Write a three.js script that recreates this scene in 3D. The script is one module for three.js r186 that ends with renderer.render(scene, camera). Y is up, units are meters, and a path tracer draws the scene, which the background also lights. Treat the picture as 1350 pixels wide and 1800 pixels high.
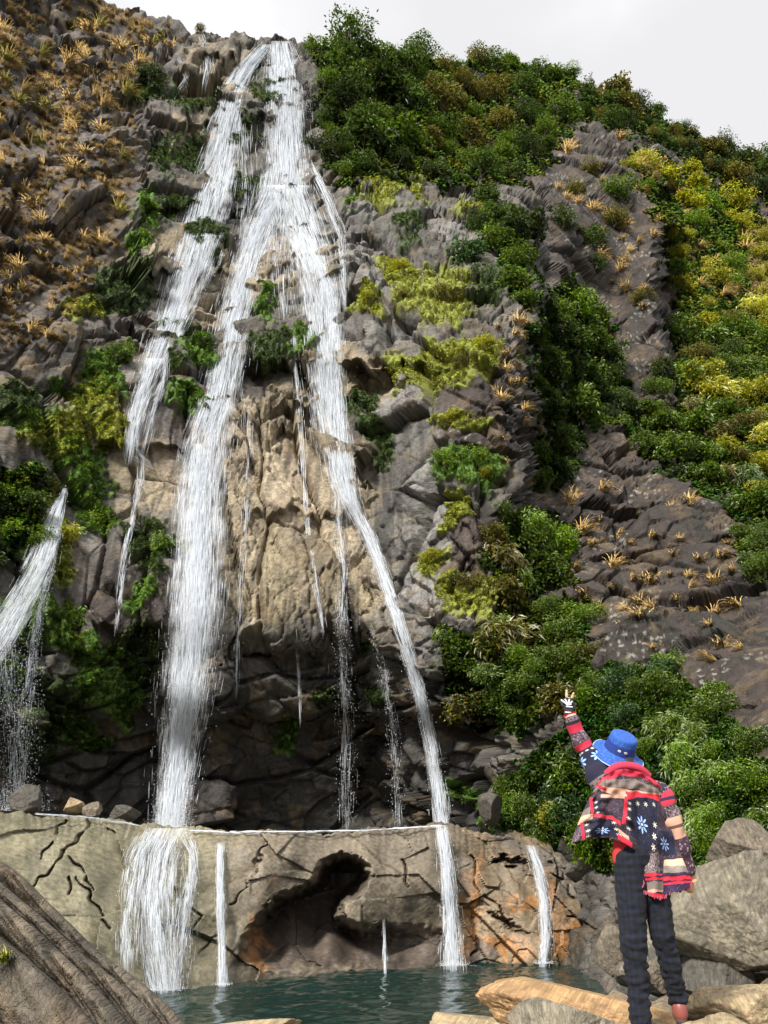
import * as THREE from 'three';
import { mergeGeometries, mergeVertices } from 'three/addons/utils/BufferGeometryUtils.js';
import { MarchingCubes } from 'three/addons/objects/MarchingCubes.js';
import { createNoise3D, createNoise2D } from 'simplex-noise';

// ------------------------------------------------------------------ camera, sky, sun, exposure
const scene = new THREE.Scene();
const EYE = 2.4, PITCH = 23.4 * Math.PI / 180, FOV = 66;
const camera = new THREE.PerspectiveCamera(FOV, 768 / 1024, 0.1, 900);
camera.position.set(0, EYE, 0);
camera.rotation.set(PITCH, 0, 0);
const renderer = new THREE.WebGLRenderer({ antialias: true });
renderer.toneMapping = THREE.LinearToneMapping;
renderer.toneMappingExposure = 1.8;
renderer.shadowMap.enabled = true;

const sun = new THREE.DirectionalLight(new THREE.Color(1, 0.95, 0.86), 4.2);
sun.position.set(-70, 125, 85);
sun.target.position.set(0, 15, -30);
sun.castShadow = true;
sun.shadow.radius = 16;
Object.assign(sun.shadow.camera, { left: -80, right: 80, top: 110, bottom: -60, near: 1, far: 400 });
scene.add(sun, sun.target);

// ------------------------------------------------------------------ random numbers and noise
function rng(seed) {
  let s = seed >>> 0;
  return () => { s = (s + 0x6d2b79f5) | 0; let t = Math.imul(s ^ (s >>> 15), 1 | s); t = (t + Math.imul(t ^ (t >>> 7), 61 | t)) ^ t; return ((t ^ (t >>> 14)) >>> 0) / 4294967296; };
}
const n3 = createNoise3D(rng(11)), n3b = createNoise3D(rng(29)), n2 = createNoise2D(rng(5));
const clamp = (x, a = 0, b = 1) => Math.min(b, Math.max(a, x));
const ss = (a, b, x) => { const t = clamp((x - a) / (b - a)); return t * t * (3 - 2 * t); };
const mix = (a, b, t) => a + (b - a) * t;
const fbm = (x, y, z, o = 4) => { let s = 0, a = 0.5; for (let i = 0; i < o; i++) { s += a * n3(x, y, z); x *= 2.03; y *= 2.03; z *= 2.03; a *= 0.5; } return s; };
const hash = (i, j, k) => { let h = Math.imul(i, 374761393) ^ Math.imul(j, 668265263) ^ Math.imul(k, 2147483647 ^ 0x5bd1e995); h = Math.imul(h ^ (h >>> 13), 1274126177); h ^= h >>> 16; h = Math.imul(h, 0x85ebca6b); return (h ^ (h >>> 13)) >>> 0; };
const W = { e: 0, h: 0, h2: 0, tilt: 0, d: 0 };
function cells(x, y, z) {             // cellular noise: edge distance, cell values and a plane tilted per cell
  const ix = Math.floor(x), iy = Math.floor(y), iz = Math.floor(z);
  let d1 = 9, d2 = 9, id = 0, ax = 0, ay = 0, az = 0;
  for (let i = -1; i < 2; i++) for (let j = -1; j < 2; j++) for (let k = -1; k < 2; k++) {
    const h = hash(ix + i, iy + j, iz + k);
    const px = ix + i + (h & 1023) / 1023 - x, py = iy + j + ((h >>> 10) & 1023) / 1023 - y, pz = iz + k + ((h >>> 20) & 1023) / 1023 - z;
    const d = px * px + py * py + pz * pz;
    if (d < d1) { d2 = d1; d1 = d; id = h; ax = px; ay = py; az = pz; } else if (d < d2) d2 = d;
  }
  const g = hash(id, 7, 3);
  W.d = Math.sqrt(d1); W.e = Math.sqrt(d2) - W.d; W.h = (g & 1023) / 1023; W.h2 = ((g >>> 10) & 1023) / 1023;
  W.tilt = ax * (((g >>> 4) & 255) / 127 - 1) + ay * (((g >>> 12) & 255) / 127 - 1) + az * (((g >>> 20) & 255) / 127 - 1);
  return W;
}

// the sky: a bright, broken overcast, computed as air and cloud only
{
  const w = 1024, h = 512, data = new Float32Array(w * h * 4);
  for (let j = 0; j < h; j++) for (let i = 0; i < w; i++) {
    const az = (i + 0.5) / w * 2 * Math.PI, el = ((j + 0.5) / h - 0.5) * Math.PI;
    const x = Math.cos(el) * Math.sin(az), y = Math.sin(el), z = Math.cos(el) * Math.cos(az), q = 1 / (0.25 + Math.max(0, y));
    const c = fbm(x * q * 0.7 + 3.1, y * 0.6 + 1.7, z * q * 0.7 + 0.4, 6), f = fbm(x * q * 2 + 9, y, z * q * 2 + 4, 5);
    const s = ss(-0.45, 0.45, c + f * 0.3), gap = ss(0.33, 0.5, fbm(x * q * 1.2 + 7, 5, z * q * 1.2, 4));
    let L = mix(0.48, 0.92, s);
    let r = L, g = L * 1.0, b = L * (1.03 - 0.03 * s);
    r = mix(r, 0.42, gap * 0.0); g = mix(g, 0.56, gap * 0.0); b = mix(b, 0.9, gap * 0.0);
    if (y < 0) { const k = ss(0, -0.15, y); r = mix(r, 0.12, k); g = mix(g, 0.13, k); b = mix(b, 0.11, k); }
    data.set([r, g, b, 1], (j * w + i) * 4);
  }
  const t = new THREE.DataTexture(data, w, h, THREE.RGBAFormat, THREE.FloatType);
  t.mapping = THREE.EquirectangularReflectionMapping; t.magFilter = t.minFilter = THREE.LinearFilter; t.needsUpdate = true;
  scene.background = t; scene.environment = t;
  scene.backgroundIntensity = 1.0; scene.environmentIntensity = 1.0;
}
// ------------------------------------------------------------------ helpers
const F = 900 / Math.tan(FOV * Math.PI / 360), SP = Math.sin(PITCH), CP = Math.cos(PITCH);
// a point of the valley seen from the viewing spot in the direction of (px, py), at D metres in front of it
function pt(px, py, D, out = new THREE.Vector3()) {
  const cx = (px - 675) / F, cy = (900 - py) / F, t = D / (CP - cy * SP);
  return out.set(cx * t, EYE + (SP + cy * CP) * t, -D);
}
const levelDepth = (py, y) => { const cy = (900 - py) / F; return (y - EYE) / (SP + cy * CP) * (CP - cy * SP); };   // D at which the sight line reaches height y
const lerpList = (list, x) => { // piecewise linear through [x, a, b, ...] rows
  let i = 0; while (i < list.length - 2 && x > list[i + 1][0]) i++;
  const a = list[i], b = list[i + 1], t = clamp((x - a[0]) / (b[0] - a[0]));
  return a.length === 2 ? mix(a[1], b[1], t) : a.slice(1).map((v, k) => mix(v, b[k + 1], t));
};
function tps(points) {                // a thin plate through [x, y, value] rows
  const n = points.length, N = n + 3, M = [];
  const U = (r2) => (r2 < 1e-12 ? 0 : 0.5 * r2 * Math.log(r2));
  for (let i = 0; i < N; i++) M.push(new Float64Array(N + 1));
  for (let i = 0; i < n; i++) {
    for (let j = 0; j < n; j++) M[i][j] = U((points[i][0] - points[j][0]) ** 2 + (points[i][1] - points[j][1]) ** 2) + (i === j ? 2e-4 : 0);
    M[i][n] = M[n][i] = 1; M[i][n + 1] = M[n + 1][i] = points[i][0]; M[i][n + 2] = M[n + 2][i] = points[i][1]; M[i][N] = points[i][2];
  }
  for (let c = 0; c < N; c++) {
    let p = c; for (let r = c + 1; r < N; r++) if (Math.abs(M[r][c]) > Math.abs(M[p][c])) p = r;
    [M[c], M[p]] = [M[p], M[c]];
    for (let r = 0; r < N; r++) if (r !== c) { const f = M[r][c] / M[c][c]; if (f) for (let k = c; k <= N; k++) M[r][k] -= f * M[c][k]; }
  }
  const w = M.map((r, i) => r[N] / r[i]);
  return (x, y) => { let s = w[n] + w[n + 1] * x + w[n + 2] * y; for (let i = 0; i < n; i++) { const dx = x - points[i][0], dy = y - points[i][1]; s += w[i] * U(dx * dx + dy * dy); } return s; };
}
function inside(poly, x, y) {
  let c = false;
  for (let i = 0, j = poly.length - 1; i < poly.length; j = i++) if ((poly[i][1] > y) !== (poly[j][1] > y) && x < (poly[j][0] - poly[i][0]) * (y - poly[i][1]) / (poly[j][1] - poly[i][1]) + poly[i][0]) c = !c;
  return c;
}
function edgeDist(poly, x, y, closed = true) {
  let d = 1e9;
  for (let i = closed ? 0 : 1, j = closed ? poly.length - 1 : 0; i < poly.length; j = i++) {
    const ax = poly[j][0], ay = poly[j][1], bx = poly[i][0] - ax, by = poly[i][1] - ay, t = clamp(((x - ax) * bx + (y - ay) * by) / (bx * bx + by * by || 1));
    d = Math.min(d, Math.hypot(x - ax - bx * t, y - ay - by * t));
  }
  return d;
}
const polyMask = (poly, x, y, soft) => { const d = edgeDist(poly, x, y); return inside(poly, x, y) ? clamp(0.5 + d / soft / 2) : clamp(0.5 - d / soft / 2); };
const blob = (x, y, [cx, cy, rx, ry]) => Math.hypot((x - cx) / rx, (y - cy) / ry);    // 1 on the rim
const taken = new Map();
function numbered(name) { const n = taken.get(name) ?? 0; taken.set(name, n + 1); return n ? `${name}_${String(n).padStart(3, '0')}` : name; }
function tag(o, label, category, group, kind) {
  if (label) o.userData.label = label; if (category) o.userData.category = category; if (group) o.userData.group = group; if (kind) o.userData.kind = kind; return o;
}
function add(o, name, parent = scene) {
  o.name = parent === scene ? numbered(name) : name; o.castShadow = o.receiveShadow = true;
  parent.add(o); return o;
}
function thing(name, label, category, group) { const o = new THREE.Group(); add(o, name); return tag(o, label, category, group); }
const part = (name, geo, mat, parent) => add(new THREE.Mesh(geo, mat), name, parent);
function gridGeometry(nx, ny, pos, col, uv) {
  const g = new THREE.BufferGeometry(), idx = new Uint32Array((nx - 1) * (ny - 1) * 6);
  let k = 0;
  for (let j = 0; j < ny - 1; j++) for (let i = 0; i < nx - 1; i++) { const a = j * nx + i, b = a + 1, c = a + nx, d = c + 1; idx[k++] = a; idx[k++] = b; idx[k++] = d; idx[k++] = a; idx[k++] = d; idx[k++] = c; }
  g.setAttribute('position', new THREE.BufferAttribute(pos, 3));
  if (col) g.setAttribute('color', new THREE.BufferAttribute(col, 3));
  if (uv) g.setAttribute('uv', new THREE.BufferAttribute(uv, 2));
  g.setIndex(new THREE.BufferAttribute(idx, 1));
  g.computeVertexNormals();
  return g;
}
function noiseTexture(size, f, srgb) { // tileable: f(u, v) -> [r, g, b] or a number, with u, v as angles on two circles
  const d = new Uint8Array(size * size * 4);
  for (let j = 0; j < size; j++) for (let i = 0; i < size; i++) {
    const v = f(i / size, j / size), c = typeof v === 'number' ? [v, v, v] : v;
    d.set([clamp(c[0]) * 255, clamp(c[1]) * 255, clamp(c[2]) * 255, 255], (j * size + i) * 4);
  }
  const t = new THREE.DataTexture(d, size, size); t.wrapS = t.wrapT = THREE.RepeatWrapping; t.magFilter = t.minFilter = THREE.LinearFilter;
  if (srgb) t.colorSpace = THREE.SRGBColorSpace; t.needsUpdate = true; return t;
}
const tileFbm = (u, v, f, o = 5, nz = n3) => { // blends four offsets so that the edges meet
  const a = (x, y) => { let s = 0, am = 0.5, k = f; for (let i = 0; i < o; i++) { s += am * nz(x * k, y * k, 3.7 + i); k *= 2.1; am *= 0.55; } return s; };
  return a(u, v) * (1 - u) * (1 - v) + a(u - 1, v) * u * (1 - v) + a(u, v - 1) * (1 - u) * v + a(u - 1, v - 1) * u * v;
};
const rockGrain = noiseTexture(512, (u, v) => { const n = tileFbm(u, v, 14, 5), m = tileFbm(u, v, 60, 3, n3b), k = 0.86 + n * 0.34 + m * 0.26; return [k, k * 0.995, k * 0.985]; }, true);
const rockBump = noiseTexture(512, (u, v) => { const n = tileFbm(u, v, 10, 6), m = Math.abs(tileFbm(u, v, 18, 4, n3b)); return 0.5 + n * 0.5 - Math.max(0, 0.12 - m) * 1.8; });
const rockMat = new THREE.MeshStandardMaterial({ vertexColors: true, roughness: 0.78, map: rockGrain, bumpMap: rockBump, bumpScale: 0.06 });
// ------------------------------------------------------------------ the cliff
const cliffDepth = (() => {
  const P = [
    [-220, 1800, 14], [0, 1800, 22], [300, 1800, 28], [600, 1800, 29], [900, 1800, 24], [1080, 1800, 16], [1200, 1780, 11.5], [1350, 1780, 8.4], [1560, 1780, 6],
    [-220, 1560, 20], [0, 1560, 24], [300, 1560, 28.5], [600, 1560, 29], [850, 1560, 27], [1000, 1540, 22.5], [1100, 1560, 18.5], [1200, 1560, 14.5], [1350, 1560, 11], [1560, 1560, 8],
    [-220, 1420, 21.5], [0, 1420, 25.5], [300, 1420, 28.8], [600, 1420, 29.2], [850, 1420, 27], [950, 1420, 23], [1080, 1420, 19.5], [1200, 1400, 16], [1350, 1400, 12.5], [1560, 1400, 9],
    [-220, 1250, 20.5], [0, 1250, 25], [300, 1250, 28], [600, 1250, 27.6], [800, 1250, 26.3], [900, 1230, 25.3], [1020, 1200, 23.5], [1200, 1200, 20.5], [1350, 1200, 17],
    [-220, 1080, 20], [0, 1080, 24], [200, 1080, 26], [450, 1080, 26.6], [650, 1080, 26.8], [850, 1080, 26], [950, 1060, 27], [1100, 1050, 27], [1250, 1050, 26], [1350, 1050, 24], [1560, 1050, 20],
    [-220, 900, 20.5], [0, 900, 24.5], [200, 900, 27.3], [450, 900, 28.2], [700, 900, 28.5], [870, 880, 26.3], [1000, 900, 31], [1150, 900, 32], [1300, 900, 32], [1560, 900, 30],
    [-220, 700, 20.4], [0, 700, 24.6], [200, 700, 28.2], [450, 700, 30.3], [650, 700, 30.3], [780, 700, 27.9], [900, 680, 27.6], [1000, 700, 37], [1150, 700, 41], [1350, 700, 44], [1560, 700, 45],
    [-220, 480, 21.9], [0, 480, 26.8], [200, 480, 30.4], [400, 480, 33.5], [600, 480, 33.5], [800, 480, 32.2], [920, 480, 33.1], [1050, 480, 44], [1150, 480, 47], [1250, 480, 57], [1350, 480, 62], [1560, 480, 66],
    [-220, 300, 23.6], [0, 300, 28.7], [200, 300, 32.5], [400, 300, 36.3], [600, 300, 36.7], [800, 300, 39.8], [950, 300, 45.6], [1080, 300, 51], [1170, 300, 62], [1300, 300, 80], [1560, 320, 92],
    [-220, 120, 25.9], [0, 120, 31.2], [200, 120, 35.7], [400, 120, 38.9], [600, 120, 40.1], [800, 120, 52.3], [1000, 140, 72], [1150, 190, 82],
    [-220, -110, 29.2], [0, -90, 33.2], [150, -20, 37.3], [330, 40, 40.3], [500, 55, 41.7], [650, 50, 43.7], [900, 80, 66], [1350, 240, 95],
  ];
  const f = tps(P.map(([x, y, d]) => [x / 500, y / 500, Math.log(d)]));
  return (px, py) => {
    let D = Math.exp(f(px / 500, py / 500));
    const w1 = n2(py * 0.012, 1) * 24 + n2(py * 0.05, 8) * 8;                       // the edge of the mossy buttress
    D += 4.6 * ss(340, 440, py) * (1 - ss(840, 930, py)) * (ss(926, 950, px + w1) - ss(850, 1020, px));
    const w2 = n2(py * 0.011, 4) * 26 + n2(py * 0.05, 3) * 9;                       // the edge of the dark spur
    D += 9 * ss(250, 330, py) * (1 - ss(600, 720, py)) * (ss(1160, 1182, px + w2 - (py - 450) * 0.05) - ss(1060, 1260, px));
    D += 7 * (1 - ss(165, 230, py)) * (ss(1012, 1030, px) - ss(930, 1080, px));
    D += 1.3 * ss(1240, 1285, py + n2(px * 0.01, 2) * 24) * (1 - ss(830, 900, px));     // the undercut foot of the wall
    D += 1.1 * (1 - ss(500, 620, Math.abs(px - 400) + 250)) * ss(1105, 1165, py + n2(px * 0.012, 6) * 30) * ss(390, 430, px);
    // ledges the water drops over
    for (const [cx, w, y0, a] of [[430, 130, 215, 1.2], [350, 120, 360, 1.4], [480, 120, 340, 1], [330, 90, 470, 1.4], [560, 160, 640, 1.5], [250, 90, 780, 1.3], [480, 110, 735, 0.8], [540, 130, 905, 0.9], [690, 90, 640, 1.2], [420, 100, 108, 1.2], [470, 150, 190, 0.8], [230, 80, 1105, 1.4]]) {
      const m = 1 - ss(w * 0.6, w, Math.abs(px - cx));
      if (m > 0) { const u = (py + n2(px * 0.03, y0) * 14 - y0); D += 0.6 * a * m * (ss(-4, 10, u) - ss(-70, -4, u) * 0.35) * (1 - ss(20, 130, u)); }
    }
    return D;
  };
})();
const SKYLINE = [[-220, -130], [0, -95], [120, -25], [175, 0], [240, 12], [300, 33], [335, 57], [400, 60], [440, 72], [510, 72], [560, 80], [600, 92], [700, 90], [760, 112], [850, 118], [930, 122], [1000, 132], [1025, 168], [1100, 164], [1150, 208], [1200, 240], [1280, 275], [1350, 285], [1570, 315]];
const skylineAt = (px) => lerpList(SKYLINE, px) + n2(px * 0.03, 77) * 5 + n2(px * 0.1, 7) * 2;

const VEG = {   // where plants cover the ground (outlines)
  upper: [[545, 70], [600, 85], [740, 95], [900, 112], [1010, 130], [1012, 215], [950, 300], [860, 335], [720, 330], [610, 330], [575, 260], [560, 160]],
  ridge: [[1015, 165], [1100, 160], [1150, 205], [1350, 280], [1580, 300], [1580, 400], [1360, 365], [1290, 335], [1200, 270], [1100, 235], [1015, 205]],
  gully: [[850, 345], [935, 400], [945, 530], [1010, 500], [1060, 570], [1100, 690], [1185, 760], [1310, 920], [1230, 860], [1110, 780], [1010, 745], [1000, 860], [945, 860], [935, 700], [930, 560], [870, 470]],
  east: [[1190, 600], [1370, 540], [1580, 560], [1580, 1050], [1310, 1010], [1290, 880], [1200, 770]],
  sunny: [[1100, 275], [1200, 300], [1370, 400], [1580, 420], [1580, 580], [1200, 600], [1175, 430]],  // sunny: straw grass slope whose sunlight is painted into its yellower colours
  middle: [[890, 890], [1010, 920], [1010, 1010], [930, 1030], [1030, 1060], [1050, 1220], [930, 1290], [790, 1260], [780, 1130], [870, 1060], [860, 990]],
  lower: [[1020, 1170], [1180, 1170], [1300, 1270], [1380, 1360], [1580, 1380], [1580, 1560], [1350, 1580], [1240, 1580], [1120, 1540], [1000, 1495], [870, 1465], [870, 1380], [1000, 1330], [1010, 1230]],
  left: [[-60, 820], [60, 820], [70, 900], [30, 980], [-60, 1000]],
};
const MOSS = [   // cushions and streaks of moss: cx, cy, rx, ry, kind (0 dark, 1 green, 2 yellow)
  [262, 160, 34, 24, 0], [345, 180, 45, 24, 0], [290, 270, 30, 45, 0], [340, 275, 22, 40, 0], [258, 372, 16, 36, 1], [300, 360, 40, 20, 0], [240, 430, 30, 18, 1], [215, 510, 70, 40, 0], [150, 540, 35, 20, 2], [420, 240, 35, 28, 0], [430, 320, 30, 24, 0], [465, 170, 40, 26, 0],
  [360, 430, 40, 40, 0], [325, 580, 40, 28, 0], [470, 530, 20, 30, 1], [470, 610, 40, 26, 0], [530, 590, 30, 28, 1], [335, 700, 26, 20, 1], [300, 640, 30, 20, 0], [190, 650, 40, 50, 1], [160, 710, 36, 60, 2], [110, 690, 40, 20, 1], [90, 770, 70, 34, 2], [50, 740, 40, 20, 1], [150, 860, 40, 40, 1],
  [180, 905, 40, 22, 1], [40, 930, 40, 40, 1], [250, 950, 40, 50, 0], [290, 980, 26, 50, 0], [110, 960, 30, 60, 2], [60, 1010, 30, 30, 1], [120, 1110, 36, 60, 1], [130, 1090, 10, 50, 2], [250, 1140, 44, 55, 0], [150, 1180, 26, 40, 1], [100, 1240, 60, 60, 0], [40, 1310, 50, 60, 0], [30, 1200, 40, 50, 1], [230, 1240, 20, 40, 1], [175, 1310, 20, 14, 1],
  [640, 710, 34, 26, 0], [650, 535, 18, 28, 2], [620, 365, 12, 22, 1], [660, 770, 22, 40, 0], [755, 982, 26, 24, 2], [770, 520, 70, 55, 2], [770, 650, 55, 45, 2], [840, 620, 46, 32, 2], [805, 740, 45, 15, 2], [812, 818, 80, 34, 1], [800, 885, 40, 18, 2], [820, 1035, 55, 40, 2], [850, 500, 40, 26, 0], [505, 1280, 24, 34, 1], [575, 1230, 24, 20, 0], [660, 1225, 34, 24, 0], [635, 1140, 12, 16, 1], [700, 470, 36, 28, 2], [720, 400, 30, 20, 0],
  [60, 1080, 60, 60, 1], [250, 1050, 30, 30, 1], [200, 1180, 60, 60, 1], [130, 1280, 50, 40, 1], [60, 870, 50, 40, 2], [130, 800, 60, 30, 1], [200, 760, 30, 40, 2], [350, 620, 26, 20, 1],
  [690, 340, 60, 20, 2], [840, 370, 30, 22, 2], [940, 1420, 100, 40, 1], [830, 1400, 40, 20, 1], [780, 905, 20, 22, 2], [700, 655, 24, 20, 2], [20, 700, 40, 30, 0],
];
const MOSSC = [[0.04, 0.07, 0.013], [0.085, 0.17, 0.017], [0.22, 0.25, 0.028]];
const TAN = [[480, 790, 130, 130], [440, 900, 90, 150], [560, 870, 110, 130], [480, 1020, 80, 90], [600, 670, 90, 60], [260, 830, 70, 60], [600, 1020, 90, 80], [290, 430, 60, 40], [480, 460, 120, 60], [360, 250, 80, 40], [380, 130, 70, 50], [360, 540, 70, 50], [210, 850, 50, 30]];
const GREY = [[700, 380, 160, 70], [690, 520, 90, 120], [720, 740, 70, 70], [720, 880, 80, 100], [760, 1150, 120, 90], [650, 440, 120, 60], [960, 590, 30, 80], [710, 1010, 80, 80]];
const BROWN = [[1130, 930, 230, 150], [1090, 580, 130, 180], [1080, 400, 140, 200], [1010, 290, 110, 80], [1150, 1120, 220, 110], [860, 720, 100, 120], [850, 950, 90, 90], [230, 1050, 90, 70]];

const NX = 770, NY = 720, PX0 = -220, PX1 = 1570, PYB = 1800;
const BACK = 14;                                    // rows that carry the land on behind the skyline
const cliffRows = NY + BACK, cliffPos = new Float32Array(NX * cliffRows * 3), cliffCol = new Float32Array(NX * cliffRows * 3), cliffUv = new Float32Array(NX * cliffRows * 2);
const pyOf = (i, j) => { const top = skylineAt(PX0 + (PX1 - PX0) * i / (NX - 1)); return mix(PYB, top, j / (NY - 1)); };
function streak(x, y) { return n2(x * 1.7, y * 0.12) * 0.6 + n2(x * 5, y * 0.3) * 0.4; }
function rockRelief(x, Y, z, st) {                  // the beds stand taller high up; st: region weights; returns the height and leaves tones in st
  const y = Y < 9 ? Y : 9 + (Y - 9) * 0.5;
  const wx = x + 0.5 * n3(x * 0.16, y * 0.16, z * 0.16), wy = y + 0.5 * n3b(x * 0.16, y * 0.16, z * 0.16), wz = z;
  const ca = st.ca, sa = st.sa, u = wx * ca + wy * sa, v = -wx * sa + wy * ca;
  let h = 0;
  let w = cells(u / 4.4, v / 1.9, wz / 3);
  h += (w.h - 0.5) * 0.95 + w.tilt * 0.95 - 0.5 * (1 - ss(0, 0.1, w.e)); st.t1 = w.h2;
  w = cells(u / 1.7 + 7, v / 0.8, wz / 1.5);
  const k2 = 0.35 + 0.65 * ss(-0.3, 0.4, n3(x * 0.11 + 4, y * 0.11, z * 0.11));
  h += k2 * ((w.h - 0.5) * 0.6 + w.tilt * 0.55 - 0.24 * Math.max(0, 1 - w.e / 0.09)); st.t2 = w.h2;
  const k3 = ss(-0.15, 0.45, n3b(x * 0.19 + 9, y * 0.19, z * 0.19) + st.rough);
  if (k3 > 0.02) { w = cells(u / 0.62 + 3, v / 0.36, wz / 0.5); h += k3 * ((w.h - 0.5) * 0.3 + w.tilt * 0.2 - 0.13 * Math.max(0, 1 - w.e / 0.11)); st.t3 = w.h2; } else st.t3 = 0.5;
  h += 0.25 * n3(x * 0.28, y * 0.28, z * 0.28) + 0.12 * n3b(x * 0.9, y * 0.9, z * 0.9) + 0.05 * n3(x * 2.6, y * 2.6, z * 2.6);
  return h;
}
const mossAt = new Float32Array(NX * NY), vegAt = new Float32Array(NX * NY);
{
  const v = new THREE.Vector3(), base = new Float32Array(NX * NY * 3);
  for (let j = 0; j < NY; j++) for (let i = 0; i < NX; i++) {
    const px = PX0 + (PX1 - PX0) * i / (NX - 1), py = pyOf(i, j);
    pt(px, py, cliffDepth(px, py), v).toArray(base, (j * NX + i) * 3);
  }
  const smooth = gridGeometry(NX, NY, base), nrm = smooth.attributes.normal.array;
  // a broad normal, averaged over neighbours, to push the relief along
  const bn = new Float32Array(nrm.length), R = 10;
  for (let j = 0; j < NY; j++) for (let i = 0; i < NX; i++) {
    let a = 0, b = 0, c = 0;
    for (let dj = -R; dj <= R; dj += 5) for (let di = -R; di <= R; di += 5) { const k = (clamp(j + dj, 0, NY - 1) * NX + clamp(i + di, 0, NX - 1)) * 3; a += nrm[k]; b += nrm[k + 1]; c += nrm[k + 2]; }
    b *= 0.25; const l = Math.hypot(a, b, c) || 1, k = (j * NX + i) * 3; bn[k] = a / l; bn[k + 1] = b / l; bn[k + 2] = c / l;
  }
  const st = { ca: 1, sa: 0, rough: 0, t1: 0, t2: 0, t3: 0 }, polys = Object.entries(VEG).map(([n, p]) => [n, p, Math.min(...p.map((q) => q[0])) - 20, Math.max(...p.map((q) => q[0])) + 20, Math.min(...p.map((q) => q[1])) - 20, Math.max(...p.map((q) => q[1])) + 20]);
  for (let j = 0; j < NY; j++) for (let i = 0; i < NX; i++) {
    const k = (j * NX + i) * 3, x = base[k], y = base[k + 1], z = base[k + 2];
    const px0 = PX0 + (PX1 - PX0) * i / (NX - 1), py0 = pyOf(i, j);
    const wob = 22 * n3(x * 0.45, y * 0.45, z * 0.45) + 9 * n3b(x * 1.6, y * 1.6, z * 1.6) + 4 * n3(x * 5, y * 5, z * 5), wob2 = 22 * n3b(x * 0.4, y * 0.4, z * 0.4) + 9 * n3(x * 1.5, y * 1.5, z * 1.5) + 4 * n3b(x * 5, y * 5, z * 5);
    const px = px0 + wob, py = py0 + wob2;
    // plants and moss
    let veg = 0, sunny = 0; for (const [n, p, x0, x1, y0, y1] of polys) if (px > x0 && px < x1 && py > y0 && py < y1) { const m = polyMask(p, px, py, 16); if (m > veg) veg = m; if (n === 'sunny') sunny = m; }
    let moss = 0, mk = 0; for (const m of MOSS) { if (Math.abs(px - m[0]) > m[2] * 1.6 || Math.abs(py - m[1]) > m[3] * 1.6) continue; const d = 1 - ss(0.75, 1.15, blob(px, py, m)); if (d > moss) { moss = d; mk = m[4]; } }
    moss *= ss(-0.55, -0.1, n3(x * 2.2, y * 2.2, z * 2.2) + 0.35 * moss);
    mossAt[j * NX + i] = moss * (1 + mk * 0.001); vegAt[j * NX + i] = veg;
    // regions
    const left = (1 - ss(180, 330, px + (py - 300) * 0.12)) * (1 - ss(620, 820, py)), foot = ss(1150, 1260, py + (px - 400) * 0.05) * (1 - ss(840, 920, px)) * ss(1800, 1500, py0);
    const ang = left > 0.5 ? 0.72 : px > 640 && px < 900 ? -0.35 : px < 640 && py > 700 && py < 1150 ? -0.95 : 0.18;
    st.ca = Math.cos(ang); st.sa = Math.sin(ang); st.rough = px > 400 && px < 640 && py > 640 && py < 1160 ? 0.12 : px > 610 && px < 900 ? 0.3 : foot > 0.5 ? -0.1 : left > 0.5 ? -0.05 : 0.05;
    let amp = 0.78 * (1 - 0.45 * veg) * (px > 940 && py < 700 ? 0.75 : 1) * (1 - 0.15 * left);
    let h = rockRelief(x, y, z, st) * amp * ss(16, 26, -z) + 0.18 * moss * (1 + 0.7 * n3(x * 3, y * 3, z * 3));
    if (-z < 20) h += (1 - ss(16, 26, -z)) * rockRelief(x * 1.3, y * 1.3, z * 1.3, st) * 0.16;
    cliffPos[k] = x + bn[k] * h; cliffPos[k + 1] = y + bn[k + 1] * h; cliffPos[k + 2] = z + bn[k + 2] * h;
    // colour of the stone
    let tan = 0, grey = 0, brown = 0;
    for (const m of TAN) tan = Math.max(tan, 1 - ss(0.6, 1.2, blob(px, py, m)));
    for (const m of GREY) grey = Math.max(grey, 1 - ss(0.6, 1.2, blob(px, py, m)));
    for (const m of BROWN) brown = Math.max(brown, 1 - ss(0.7, 1.2, blob(px, py, m)));
    let r = 0.135, g = 0.123, b = 0.107;
    r = mix(r, 0.082, left * 0.9); g = mix(g, 0.067, left * 0.9); b = mix(b, 0.055, left * 0.9);
    brown = Math.max(brown, ss(935, 985, px)) * (1 - ss(1300, 1480, py));
    r = mix(r, 0.045, brown); g = mix(g, 0.032, brown); b = mix(b, 0.026, brown);
    r = mix(r, 0.165, grey); g = mix(g, 0.158, grey); b = mix(b, 0.148, grey);
    r = mix(r, 0.3, tan); g = mix(g, 0.246, tan); b = mix(b, 0.165, tan);
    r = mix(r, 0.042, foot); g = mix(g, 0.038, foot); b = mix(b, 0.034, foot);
    const tone = (0.62 + 0.55 * st.t1) * (0.78 + 0.44 * st.t2) * (0.85 + 0.3 * st.t3) * (1 + 0.28 * fbm(x * 0.8, y * 0.8, z * 0.8, 4)) * (1 + 0.25 * streak(x + z * 0.4, y));
    r *= tone; g *= tone * (0.985 + 0.03 * st.t2); b *= tone * (0.95 + 0.1 * st.t1);
    // dark seepage stains, lichen, rusty and ochre patches
    const wet = ss(0.12, 0.5, streak(x * 0.8 + 31, y) + 0.35 * n3(x * 0.2, y * 0.1, z * 0.2)); { const q = 1 - 0.5 * wet; r *= q; g *= q; b *= q * 1.02; }
    const ochre = ss(0.25, 0.55, n3b(x * 0.5 + 3, y * 0.6, z * 0.5) + 0.4 * n3(x * 2, y * 2, z * 2)) * (0.5 + 0.5 * left); r = mix(r, 0.22, ochre * 0.5); g = mix(g, 0.15, ochre * 0.5); b = mix(b, 0.07, ochre * 0.5);
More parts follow.
